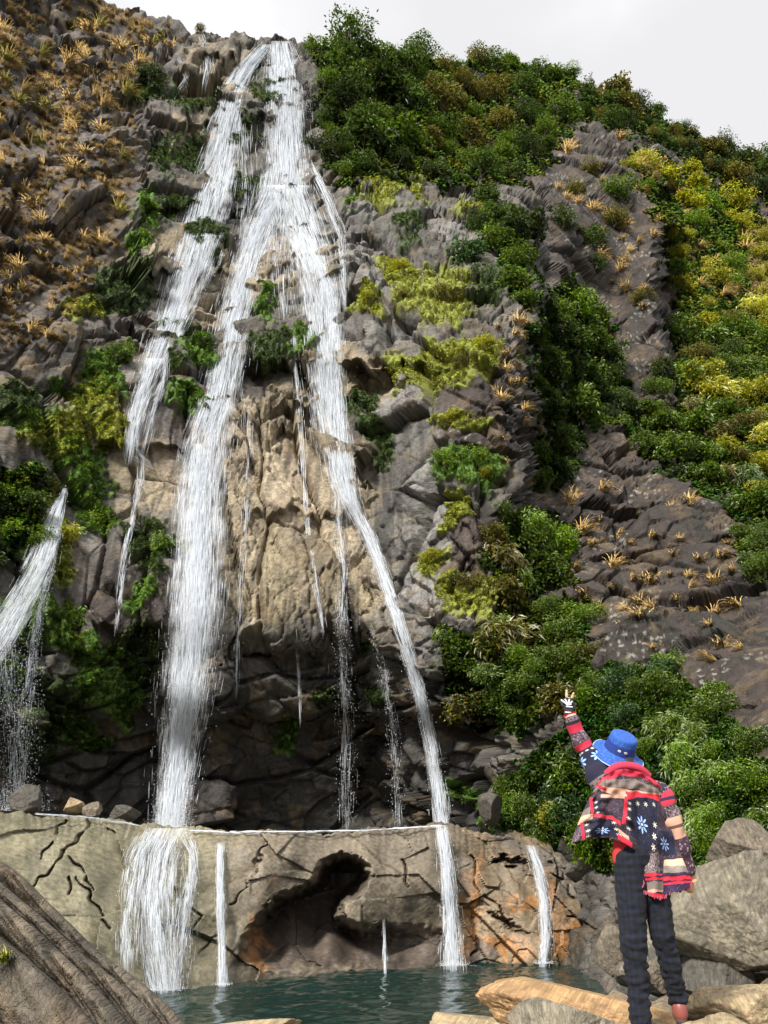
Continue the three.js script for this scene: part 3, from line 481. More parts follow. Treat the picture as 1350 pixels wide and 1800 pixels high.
// tell bushes of one look apart by their order down the slope
{
  const alike = new Map(), NTH = 'first second third fourth fifth sixth seventh eighth ninth tenth eleventh twelfth thirteenth fourteenth fifteenth sixteenth seventeenth eighteenth nineteenth twentieth'.split(' ');
  for (const o of scene.children) if (o.isGroup && o.userData.label) { const k = o.userData.label; if (!alike.has(k)) alike.set(k, []); alike.get(k).push(o); }
  const height = (o) => (o.position.y - EYE) / -o.position.z;
  for (const [k, list] of alike) if (list.length > 1 && list.length <= 20) list.sort((a, b) => height(b) - height(a)).forEach((o, i) => { o.userData.label = `${k}, ${i === list.length - 1 ? 'lowest' : i ? NTH[i] + ' from the top' : 'topmost'}`; });
}
// tufts of dry grass
function tuft(x, y, r, mat, words, group) {
  const s = onCliff(x, y), R = r * reach(s.p) / F, o = part('grass_tuft', TUFT[Math.floor(pr() * 4)], mat, scene);
  tag(o, words, 'grass tuft', group); o.name = numbered('grass_tuft'); o.position.copy(s.p); o.scale.setScalar(R * 1.15); o.rotation.set((pr() - 0.5) * 0.4, Math.atan2(s.n.x, s.n.z) + (pr() - 0.5), 0, 'YXZ');
}
const DRY = [[-40, -60], [170, 5], [290, 40], [320, 70], [240, 120], [235, 300], [215, 420], [150, 520], [90, 640], [-40, 680]];
taken.delete('grass_tuft');
scatter(DRY, 170, 9, 22, 0.4, (x, y, r) => tuft(x, y, r, pr() < 0.8 ? strawMat : strawGreen, 'dry straw grass tuft on the dark rock left of the waterfall', 'dry grass tufts on the left rock'));
const FACE = [[1000, 880], [1150, 850], [1290, 960], [1310, 1180], [1200, 1190], [1040, 1080], [1000, 1000]];
scatter(FACE, 45, 14, 32, 0.55, (x, y, r) => tuft(x, y, r, strawMat, 'dry straw grass tuft on the dark rock face above the lower bank', 'dry grass tufts on the right rock face'));
scatter([[860, 560], [930, 560], [945, 860], [880, 860], [870, 700]], 25, 12, 22, 0.45, (x, y, r) => tuft(x, y, r, strawMat, 'dry straw grass tuft hanging from the edge of the mossy buttress', 'dry grass tufts on the buttress'));
scatter([[1110, 275], [1190, 300], [1240, 420], [1350, 420], [1385, 540], [1210, 540], [1180, 440]], 30, 12, 20, 0.5, (x, y, r) => tuft(x, y, r, strawMat, 'dry straw grass tuft on the golden slope below the far ridge', 'dry grass tufts on the golden slope'));
scatter([[960, 260], [1100, 250], [1170, 420], [1150, 560], [1000, 440]], 28, 10, 20, 0.5, (x, y, r) => tuft(x, y, r, strawMat, 'dry straw grass tuft on the dark rocky spur', 'dry grass tufts on the spur'));
// moss and low herbs: nobody could count them
{
  const r = rng(909), sprig = leafSoup((put) => { const c = new THREE.Vector3(), d = new THREE.Vector3(), n = new THREE.Vector3(); for (let i = 0; i < 9; i++) { randDir(r, d); d.y = Math.abs(d.y) * 0.7 + 0.15; d.normalize(); c.set((r() - 0.5) * 0.5, (r() - 0.3) * 0.3, (r() - 0.5) * 0.5); n.set((r() - 0.5), 1, (r() - 0.5)).normalize(); const t = 0.6 + 0.7 * r(); put(c, d, n, 0.6, 0.2, [t, t, t * 0.8]); } });
  const blade = leafSoup((put) => { const c = new THREE.Vector3(), d = new THREE.Vector3(), n = new THREE.Vector3(); for (let i = 0; i < 10; i++) { randDir(r, d); d.y = Math.abs(d.y) + 0.3; d.normalize(); c.set((r() - 0.5) * 0.8, -0.1, (r() - 0.5) * 0.8); n.set((r() - 0.5), 0.4, (r() - 0.5)).normalize(); const t = 0.6 + 0.7 * r(); put(c, d, n, 0.7 * (0.6 + r()), 0.07, [t, t, t * 0.8]); } });
  const white = new THREE.MeshPhysicalMaterial({ color: new THREE.Color().setRGB(1.0, 1.0, 1.0), vertexColors: true, roughness: 0.85, transmission: 0.2, thickness: 0, side: THREE.DoubleSide, specularIntensity: 0.3 });
  const sow = (name, geo, list, label, category) => {
    const m = new THREE.InstancedMesh(geo, white, list.length), M = new THREE.Matrix4(), q = new THREE.Quaternion(), q2 = new THREE.Quaternion(), up = new THREE.Vector3(0, 1, 0), c = new THREE.Color();
    list.forEach(({ p, n, s, c: rgb, yaw }, i) => { q.setFromUnitVectors(up, n); if (yaw !== undefined) { q.setFromAxisAngle(up, yaw); } else q2.setFromAxisAngle(up, r() * 6.283); if (yaw === undefined) q.multiply(q2); M.compose(p, q, new THREE.Vector3(s, s * (0.7 + 0.6 * r()), s)); m.setMatrixAt(i, M); m.setColorAt(i, c.setRGB(...rgb)); });
    add(m, name); tag(m, label, category, null, 'stuff');
  };
  const mossList = [], herbs = [], HC = { upper: [0.14, 0.2, 0.035], ridge: [0.08, 0.12, 0.03], gully: [0.11, 0.19, 0.03], east: [0.16, 0.24, 0.035], sunny: [0.52, 0.45, 0.1], middle: [0.16, 0.24, 0.035], lower: [0.12, 0.26, 0.03], left: [0.12, 0.24, 0.03] };  // sunny: straw yellow, brightened so the sunlit look lies in the colour
  for (let k = 0; k < 60000; k++) {
    const m = MOSS[Math.floor(r() * MOSS.length)], a = r() * 6.283, q = Math.sqrt(r()) * 1.05, x = m[0] + Math.cos(a) * q * m[2], y = m[1] + Math.sin(a) * q * m[3], s = onCliff(x, y);
    if (s.moss < 0.35 || r() > (m[2] * m[3]) / 2200 + 0.15) continue;
    const c = MOSSC[m[4]], t = 0.75 + 0.9 * r(); const up = s.n.clone(); up.y += 0.5; up.normalize();
    mossList.push({ p: s.p, n: up, s: (3.2 + 3 * r()) * reach(s.p) / F, c: [c[0] * 1.5 * t * (0.85 + 0.4 * r()), c[1] * 1.5 * t, c[2] * 1.2 * t] });
  }
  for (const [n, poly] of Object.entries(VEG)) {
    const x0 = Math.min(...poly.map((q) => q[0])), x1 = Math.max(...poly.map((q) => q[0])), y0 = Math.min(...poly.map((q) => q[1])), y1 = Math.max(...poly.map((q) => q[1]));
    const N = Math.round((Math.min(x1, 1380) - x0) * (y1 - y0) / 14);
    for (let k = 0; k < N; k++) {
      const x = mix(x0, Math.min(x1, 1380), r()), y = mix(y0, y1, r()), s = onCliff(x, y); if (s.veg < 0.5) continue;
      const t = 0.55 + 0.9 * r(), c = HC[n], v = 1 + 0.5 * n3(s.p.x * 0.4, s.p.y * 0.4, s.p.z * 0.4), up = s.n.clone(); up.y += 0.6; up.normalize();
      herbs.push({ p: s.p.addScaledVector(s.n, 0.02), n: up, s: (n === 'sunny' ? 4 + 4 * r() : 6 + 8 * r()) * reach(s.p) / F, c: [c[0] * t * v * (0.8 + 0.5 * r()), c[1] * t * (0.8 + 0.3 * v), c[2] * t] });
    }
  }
  const dry = [], pull = rng(55);
  while (dry.length < 900) { const x = mix(-40, 330, pull()), y = mix(-60, 690, pull()); if (!inside(DRY, x, y) || n2(x * 0.012, y * 0.012) + n2(x * 0.04, y * 0.04) * 0.6 < -0.1) continue; const s = onCliff(x, y), up = s.n.clone(); up.y += 0.2; up.normalize(); const t = 0.6 + 0.5 * pull(); dry.push({ p: s.p, n: up, s: (5 + 8 * pull()) * reach(s.p) / F, yaw: Math.atan2(s.n.x, s.n.z) + pull() - 0.5, c: [0.52 * t, 0.37 * t, 0.16 * t] }); }
  sow('dry_grass', TUFT[1], dry, 'short dry straw grass scattered over the left rock', 'dry grass');
  sow('moss', blade, mossList, 'short green and yellow moss on the wet rock', 'moss');
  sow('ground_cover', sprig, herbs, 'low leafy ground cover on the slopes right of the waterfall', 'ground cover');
}
// ------------------------------------------------------------------ boulders and slabs
function boulderShape(seed, { cuts = 14, sx = 1, sy = 1, sz = 1, rough = 0.03, detail = 5, bevel = 0.035 }) {
  const r = rng(seed), g = mergeVertices(new THREE.IcosahedronGeometry(1, detail * 6).deleteAttribute('uv').deleteAttribute('normal'), 1e-5), p = g.attributes.position, planes = [], v = new THREE.Vector3(), n = new THREE.Vector3();
  for (let i = 0; i < cuts; i++) planes.push([randDir(r), 0.52 + 0.36 * r()]);
  const col = new Float32Array(p.count * 3), uv = new Float32Array(p.count * 2);
  for (let i = 0; i < p.count; i++) {
    v.fromBufferAttribute(p, i).normalize(); let q = 1.05;
    for (const [m, d] of planes) { const c = v.dot(m); if (c > 0.05) { const t = d / c; q = t < q ? Math.max(t, q - 10) : q; const e = Math.abs(t - q); if (e < bevel) q -= (bevel - e) * 0.12; } }
    q += rough * fbm(v.x * 2.2 + seed, v.y * 2.2, v.z * 2.2, 5) + rough * 0.25 * n3b(v.x * 11, v.y * 11, v.z * 11 + seed); 
    const w = cells(v.x * 2.6 + seed, v.y * 2.6, v.z * 2.6); q -= rough * 0.55 * (1 - ss(0, 0.05, w.e)) - rough * 0.4 * (w.h - 0.5);
    n.copy(v).multiplyScalar(q); p.setXYZ(i, n.x * sx, n.y * sy, n.z * sz);
    const t = (0.82 + 0.3 * w.h2) * (1 + 0.5 * fbm(v.x * 3 + seed, v.y * 3, v.z * 3, 5)), l = ss(0.3, 0.5, n3(v.x * 4, v.y * 4 + seed, v.z * 4) + 0.3 * n3b(v.x * 14, v.y * 14, v.z * 14));
    col[i * 3] = mix(t, 1.5, l * 0.35); col[i * 3 + 1] = mix(t * (0.98 + 0.04 * w.h), 1.45, l * 0.35); col[i * 3 + 2] = mix(t * 0.97, 1.25, l * 0.35);
    uv[i * 2] = (n.x * sx + n.z * sz * 0.6) / 0.9; uv[i * 2 + 1] = (n.y * sy + n.z * sz * 0.6) / 0.9;
  }
  g.setAttribute('color', new THREE.BufferAttribute(col, 3)); g.setAttribute('uv', new THREE.BufferAttribute(uv, 2)); g.computeVertexNormals(); return g;
}
const stone = (r, g, b) => { const m = rockMat.clone(); m.color.setRGB(r, g, b); m.bumpScale = 0.012; m.roughness = 0.85; return m; };
const STONE = { grey: stone(0.2, 0.178, 0.14), brown: stone(0.15, 0.125, 0.098), tan: stone(0.34, 0.265, 0.165), orange: stone(0.4, 0.25, 0.125), dark: stone(0.085, 0.078, 0.068) };
function boulder(px, py, D, rx, ry, rz, turn, seed, mat, label, o = {}) {   // rx, ry in the photograph's measure at D; rz in metres
  const c = pt(px, py, D), k = c.distanceTo(camera.position) / F, g = boulderShape(seed, { ...o, sx: rx * k, sy: ry * k, sz: rz });
  const m = add(new THREE.Mesh(g, STONE[mat]), 'boulder'); m.position.copy(c); m.rotation.set(...turn); tag(m, label, 'boulder', o.group); return m;
}
boulder(1292, 1618, 8.6, 102, 108, 0.75, [0.1, 0.4, -0.25], 31, 'grey', 'largest angular grey boulder at the right edge behind the person', { cuts: 18, detail: 7 });
boulder(1312, 1494, 9.6, 62, 56, 0.5, [0, 0.3, 0.15], 44, 'brown', 'brown boulder resting above the largest grey one', { cuts: 16 });
boulder(1368, 1520, 9.4, 36, 34, 0.4, [0, 0.9, 0], 46, 'grey', 'small grey boulder cut by the right edge of the picture', { cuts: 15 });
boulder(1185, 1690, 9.6, 60, 44, 0.5, [0, 0.3, 0.3], 51, 'dark', 'dark boulder behind the right calf of the person', { cuts: 17 });
boulder(1262, 1712, 8.6, 70, 40, 0.5, [0, 0, 0.1], 52, 'dark', 'dark low boulder in the gap under the largest grey one', { cuts: 17 });
boulder(1158, 1655, 11, 36, 34, 0.4, [0.2, 0.5, 0], 53, 'grey', 'grey stone seen between the legs of the person', { cuts: 17 });
boulder(1178, 1590, 12, 46, 34, 0.5, [0, 0.2, 0.3], 54, 'tan', 'tan stone beside the right knee of the person', { cuts: 17 });
boulder(1190, 1548, 12.6, 34, 24, 0.5, [0, 0.7, -0.3], 57, 'grey', 'grey stone under the jacket hem on the bank', { cuts: 17 });
boulder(1080, 1680, 13, 30, 40, 0.5, [0, 0.2, 0], 55, 'brown', 'brown stone at the right end of the ledge', { cuts: 17 });
boulder(1145, 1715, 9.6, 46, 24, 0.5, [0, 0.2, 0.1], 56, 'brown', 'brown stone between the feet at the edge of the pool', { cuts: 16 });
boulder(1272, 1902, 5.75, 190, 74, 0.8, [-0.04, 0.2, 0.03], 61, 'tan', 'broad tan slab of rock under the feet of the person', { cuts: 15, detail: 7, rough: 0.06 });
boulder(1325, 1772, 6.4, 90, 46, 0.5, [0, 0.5, 0], 66, 'tan', 'tan rock at the right end of the standing slab', { cuts: 16 });
boulder(1050, 1788, 6.2, 170, 44, 0.6, [0, -0.1, -0.1], 62, 'orange', 'flat orange-stained rock along the near edge of the pool', { cuts: 14, detail: 6 });
boulder(1005, 1818, 5.0, 92, 48, 0.4, [0, 0.3, 0.05], 63, 'grey', 'rounded grey rock at the bottom edge left of the person', { cuts: 14, detail: 6 });
boulder(1135, 1862, 5.6, 80, 50, 0.35, [0, 0.6, 0], 64, 'tan', 'tan stone under the left foot of the person', { cuts: 15 });
boulder(870, 1818, 7.2, 130, 26, 0.5, [0, 0, -0.06], 65, 'tan', 'low tan rock at the waterline near the bottom edge', { cuts: 14 });
boulder(400, 1824, 6.4, 110, 26, 0.5, [0, 0, 0.16], 67, 'tan', 'low tan rock at the foot of the striped slab', { cuts: 14 });
boulder(42, 1412, 19.6, 32, 26, 0.5, [0, 0, 0], 71, 'dark', 'dark wet boulder splashed by the small side fall', { cuts: 17 });
boulder(128, 1418, 20.5, 18, 14, 0.3, [0, 0, 0], 72, 'tan', 'small tan stone on the ledge next to the dark wet boulder', { cuts: 15 });
boulder(165, 1424, 20.5, 16, 12, 0.3, [0, 1, 0], 73, 'brown', 'small brown stone further along the ledge', { cuts: 15 });
boulder(215, 1432, 21, 30, 14, 0.4, [0, 1, 0], 74, 'dark', 'low dark stone on the ledge left of the main fall', { cuts: 15 });
boulder(862, 1420, 22.6, 20, 36, 0.5, [0, 0, 0], 75, 'dark', 'dark stone at the end of the wall beside the green bank', { cuts: 17 });
{ // the striped slab in the near left corner: beds of rock that dip to the right, each a part of its own
  const slab = thing('rock_slab', 'long striped grey slab of bedded rock sloping across the lower left corner', 'rock');
  const bed = (seed, top, low, D0, D1, mat, bulge) => {   // top and low edges as rows [px, py]; D at the left and right end
    const nx = 150, ny = 34, pos = new Float32Array(nx * ny * 3), col = new Float32Array(nx * ny * 3), uv = new Float32Array(nx * ny * 2), v = new THREE.Vector3();
    for (let i = 0; i < nx; i++) for (let j = 0; j < ny; j++) {
      const s = i / (nx - 1), t = j / (ny - 1), k = (j * nx + i) * 3, e = (q) => { const f = s * (q.length - 1), a = Math.min(q.length - 2, Math.floor(f)); return [mix(q[a][0], q[a + 1][0], f - a), mix(q[a][1], q[a + 1][1], f - a)]; };
      const a = e(top), b = e(low), px = mix(a[0], b[0], t), py = mix(a[1], b[1], t);
      const D = mix(D0, D1, s) - bulge * Math.sin(Math.PI * Math.min(1, t * 1.05)) ** 0.6 + (t < 0.06 ? (0.06 - t) * 14 : 0) + (t > 0.94 ? (t - 0.94) * 8 : 0);
      pt(px, py, D, v); const along = v.x * 0.8 - v.y * 0.6, across = v.x * 0.6 + v.y * 0.8;
      const rel = 0.05 * n3(along * 0.9, across * 5, seed) - 0.05 * Math.max(0, 1 - Math.abs(n3b(along * 0.5, across * 6, seed + 2)) / 0.12) + 0.03 * n3b(along * 2, across * 14, seed) + 0.014 * n3(along * 6, across * 24, seed) + 0.05 * fbm(v.x * 4, v.y * 4, v.z * 4, 5);
      v.z += rel; v.y += rel * 0.4; v.toArray(pos, k);
      const w = cells(along * 2.2, across * 5, seed), q = (0.78 + 0.35 * w.h2) * (1 + 0.45 * n3(along * 1.6, across * 9, seed + 3)) * (1 + 0.3 * fbm(v.x * 6, v.y * 6, v.z * 6)), pale = ss(0.35, 0.6, n3(along * 2.2, across * 7, seed + 8)), ru = ss(0.3, 0.6, n3b(along * 1.4, across * 4, seed + 5));
      col[k] = mix(mix(q, 2.0, pale * 0.3), 1.5, ru * 0.22); col[k + 1] = mix(mix(q * 0.97, 1.85, pale * 0.3), 1.0, ru * 0.22); col[k + 2] = mix(mix(q * 0.93, 1.5, pale * 0.3), 0.55, ru * 0.22);
      uv[(k / 3) * 2] = along / 0.8; uv[(k / 3) * 2 + 1] = across / 0.8;
    }
    part('rock_bed', gridGeometry(nx, ny, pos, col, uv), BED[mat], slab);
  };
  const BED = { grey: stone(0.125, 0.108, 0.085), brown: stone(0.1, 0.087, 0.07) }, Q = (...a) => a; for (const m of Object.values(BED)) m.bumpScale = 0.03;
  bed(1, Q([-120, 1440], [0, 1512], [40, 1540], [110, 1610], [180, 1680], [245, 1722], [300, 1770], [350, 1830]), Q([-120, 1480], [0, 1560], [60, 1610], [130, 1672], [190, 1720], [240, 1765], [280, 1800], [310, 1850]), 5.6, 4.6, 'grey', 0.16);
  bed(2, Q([-120, 1468], [0, 1548], [60, 1598], [130, 1660], [190, 1708], [240, 1752], [280, 1790], [320, 1850]), Q([-120, 1510], [0, 1590], [60, 1640], [120, 1695], [170, 1745], [210, 1790], [240, 1830], [260, 1870]), 5.25, 4.35, 'brown', 0.17);
  bed(3, Q([-120, 1498], [0, 1578], [60, 1628], [120, 1683], [170, 1733], [215, 1780], [250, 1825], [270, 1870]), Q([-120, 1570], [0, 1650], [50, 1690], [100, 1735], [140, 1780], [170, 1820], [190, 1850], [205, 1890]), 4.95, 4.1, 'grey', 0.2);
  bed(4, Q([-120, 1556], [0, 1636], [50, 1676], [100, 1722], [145, 1768], [180, 1810], [205, 1850], [220, 1890]), Q([-120, 1900], [-20, 1900], [20, 1900], [60, 1900], [90, 1900], [120, 1900], [150, 1900], [180, 1900]), 4.5, 3.85, 'brown', 0.24);
  const t = part('grass_tuft', TUFT[2], new THREE.MeshStandardMaterial({ color: new THREE.Color().setRGB(0.34, 0.4, 0.04), vertexColors: true, roughness: 0.9, side: THREE.DoubleSide }), scene);
  t.name = numbered('grass_tuft'); t.position.copy(pt(6, 1690, 4.22)); t.scale.setScalar(0.1); tag(t, 'bright yellow-green tuft growing on the striped slab', 'grass tuft');
}
// ------------------------------------------------------------------ falling water
const waterMat = new THREE.MeshPhysicalMaterial({ color: new THREE.Color().setRGB(0.76, 0.8, 0.86), roughness: 0.55, transmission: 0.25, thickness: 0, specularIntensity: 0.5 });
const thread = (() => { // a thin spindle of water along -y, one metre long
  const g = new THREE.LatheGeometry([[0.0, -0.5], [0.6, -0.3], [1, 0.05], [0.75, 0.3], [0, 0.5]].map(([x, y]) => new THREE.Vector2(x, y)), 4); return g;
})();
// a thin sheet of broken water behind the threads: streaks of white with gaps, fraying at its sides
const veilMat = (() => {
  const w = 128, h = 512, d = new Uint8Array(w * h * 4);
  for (let j = 0; j < h; j++) for (let i = 0; i < w; i++) {
    const u = i / w, v = j / h, T = (f, fy, nz) => { const a = (y) => nz(u * f, y * fy, 2.5); return a(v) * (1 - v) + a(v - 1) * v; };
    const k = 0.5 + 0.6 * T(7, 3, n3) + 0.5 * T(26, 6, n3b) + 0.25 * T(60, 14, n3), e = ss(0, 0.3, u + 0.1 * T(3, 5, n3b)) * ss(0, 0.3, 1 - u + 0.1 * T(3, 6, n3));
    d.fill(clamp(k) * e * 95, (j * w + i) * 4, (j * w + i) * 4 + 3); d[(j * w + i) * 4 + 3] = 255;
  }
  const t = new THREE.DataTexture(d, w, h); t.wrapS = t.wrapT = THREE.RepeatWrapping; t.magFilter = t.minFilter = THREE.LinearFilter; t.needsUpdate = true;
  return new THREE.MeshStandardMaterial({ color: waterMat.color, roughness: 0.6, alphaMap: t, transparent: true, side: THREE.DoubleSide });
})();
const drop = new THREE.OctahedronGeometry(1, 0);
const DENSE = 1.75, wr = rng(4242), gauss = () => (wr() + wr() + wr() + wr() - 2) * 0.86;
// path: rows [px, py, width in the same measure, metres off the rock]; threads follow it
function stream(parent, rows, count, { len = [10, 44], thick = [0.06, 0.3], ledge = false, edge = 1, spray = 0, veil = count > 1000 } = {}) {
  const path = rows.map(([x, y, w, off = 0.14]) => [x, y, w, off]);
  const total = path.reduce((s, q, i) => s + (i ? Math.hypot(q[0] - path[i - 1][0], q[1] - path[i - 1][1]) : 0), 0);
  const cum = [0]; for (let i = 1; i < path.length; i++) cum.push(cum[i - 1] + Math.hypot(path[i][0] - path[i - 1][0], path[i][1] - path[i - 1][1]));
  const byLen = (s) => { let i = 1; while (i < path.length - 1 && cum[i] < s) i++; const t = clamp((s - cum[i - 1]) / (cum[i] - cum[i - 1])); return path[i - 1].map((v, k) => mix(v, path[i][k], t)); };
  // how far in front of the viewer the water stands, sampled along its course and smoothed
  const NS = Math.max(3, Math.ceil(total / 14)); let depth = [];
  for (let i = 0; i <= NS; i++) {
    const [x, y, w, off] = byLen(total * i / NS); let m = 1e9, av = 0;
    for (let q = -2; q <= 2; q++) {
      let d; const xx = x + q * w * 0.2;
      if (ledge) d = ledgeAt(xx, y); else d = -onCliff(xx, y).p.z;
      m = Math.min(m, d); av += d / 5;
    }
    depth.push(mix(m, av, 0.3) - 0.1 - off);
  }
  for (let n = 0; n < 5; n++) depth = depth.map((d, i) => Math.min(d + 0.1, (depth[Math.max(0, i - 1)] + d * 2 + depth[Math.min(NS, i + 1)]) / 4));
  const deep = (s) => { const t = clamp(s / total) * NS, i = Math.min(NS - 1, Math.floor(t)); return mix(depth[i], depth[i + 1], t - i); };
  // the water runs in braids: a few centre lines that wander across the width
  const braids = []; for (let b = 0; b < 9; b++) braids.push([wr() * 50, gauss() * 0.55, 0.3 + 0.7 * wr()]);
  const list = [], M = new THREE.Matrix4(), q = new THREE.Quaternion(), down = new THREE.Vector3(0, -1, 0), dir = new THREE.Vector3();
  for (let k = 0; k < count * DENSE; k++) {
    const s = wr() * total, row = byLen(s), row2 = byLen(Math.min(total, s + 12)), br = braids[Math.floor(wr() * 9)];
    const lat = wr() < 0.72 ? br[1] + 0.5 * n2(br[0] + s * 0.006, 2) + gauss() * 0.24 : gauss() * 1.0 * edge;
    if (wr() > 0.04 + 1.1 * ss(-0.6, 0.9, n2(s * 0.007, lat * 4.5 + br[0]) + 0.5 * n2(s * 0.03, lat * 9))) continue;
    const L = mix(len[0], len[1], wr() ** 1.6), sl = row2[1] - row[1] || 1;
    const dx = (row2[0] - row[0]) / Math.hypot(row2[0] - row[0], sl), dy = sl / Math.hypot(row2[0] - row[0], sl), spread = (row2[2] - row[2]) / 12 * lat;
    const x = row[0] + lat * row[2] * 0.5 * dy * (1 + 0.35 * n2(s * 0.02 + br[0], lat * 2)) + 0.08 * row[2] * n2(s * 0.015, br[0]), y = row[1] - lat * row[2] * 0.5 * dx, jitter = gauss() * 0.025;
    const back = gauss() * 0.16 * Math.min(1, row[2] / 40) + 0.1 * lat * lat, a = pt(x, y, deep(s) + back), b = pt(x + (dx + spread * 0.6 + jitter) * L, y + dy * L, deep(s + L) + back + gauss() * 0.02);
    dir.subVectors(b, a); const l = Math.min(dir.length(), L * 2.6 * reach(a) / F); dir.normalize(); if (l < 0.02) continue;
    const w = mix(thick[0], thick[1], wr() ** 2.2) * reach(a) / F;
    q.setFromUnitVectors(down, dir); a.addScaledVector(dir, l / 2); list.push(M.compose(a, q, new THREE.Vector3(w, l, w)).clone());
  }
  if (veil) {
    const nu = 14, nv = NS * 2 + 1, pos = new Float32Array(nu * nv * 3), uv = new Float32Array(nu * nv * 2), v3 = new THREE.Vector3(); let run = 0, last = null;
    for (let j = 0; j < nv; j++) {
      const s = total * j / (nv - 1), r = byLen(s), mid = pt(r[0], r[1], deep(s)); if (last) run += mid.distanceTo(last); last = mid;
      for (let i = 0; i < nu; i++) { const u = i / (nu - 1), l = u * 2 - 1, k = j * nu + i; pt(r[0] + l * r[2] * 0.62, r[1], deep(s) + 0.06 + 0.16 * l * l + 0.05 * n2(l * 4, s * 0.05), v3).toArray(pos, k * 3); uv[k * 2] = u; uv[k * 2 + 1] = run / 7; }
    }
    const o = add(new THREE.Mesh(gridGeometry(nu, nv, pos, null, uv), veilMat), 'water_sheet', parent); o.userData.kind = 'stuff';
  }
  const m = new THREE.InstancedMesh(thread, waterMat, list.length); list.forEach((x, i) => m.setMatrixAt(i, x));
  add(m, 'strand', parent); m.userData.kind = 'stuff';
  if (spray) {
    const d = [], c = new THREE.Vector3();
    for (let k = 0; k < spray; k++) { const s = wr() * total, row = byLen(s), lat = gauss() * 1.3; const p = pt(row[0] + lat * row[2] * 0.5, row[1] + gauss() * 8, deep(s) - gauss() * 0.35); const w = (0.2 + 0.35 * wr() ** 2) * reach(p) / F; d.push(M.compose(p, q.identity(), c.set(w, w * (1.2 + 2 * wr()), w)).clone()); }
    const sm = new THREE.InstancedMesh(drop, waterMat, d.length); d.forEach((x, i) => sm.setMatrixAt(i, x)); add(sm, 'spray', parent); sm.userData.kind = 'stuff';
  }
}
function puff(parent, cx, cy, rx, ry, n, D, deep = 0.8) {   // fine drops thrown up where water lands
  const M = new THREE.Matrix4(), q = new THREE.Quaternion(), s = new THREE.Vector3(), list = [];
  for (let k = 0; k < n; k++) { const p = pt(cx + gauss() * rx, cy - Math.abs(gauss()) * ry, D + gauss() * deep), w = (0.22 + 0.4 * wr() ** 3) * reach(p) / F; list.push(M.compose(p, q, s.set(w, w, w)).clone()); }
  const m = new THREE.InstancedMesh(drop, waterMat, n); list.forEach((x, i) => m.setMatrixAt(i, x)); add(m, 'spray', parent); m.userData.kind = 'stuff';
}
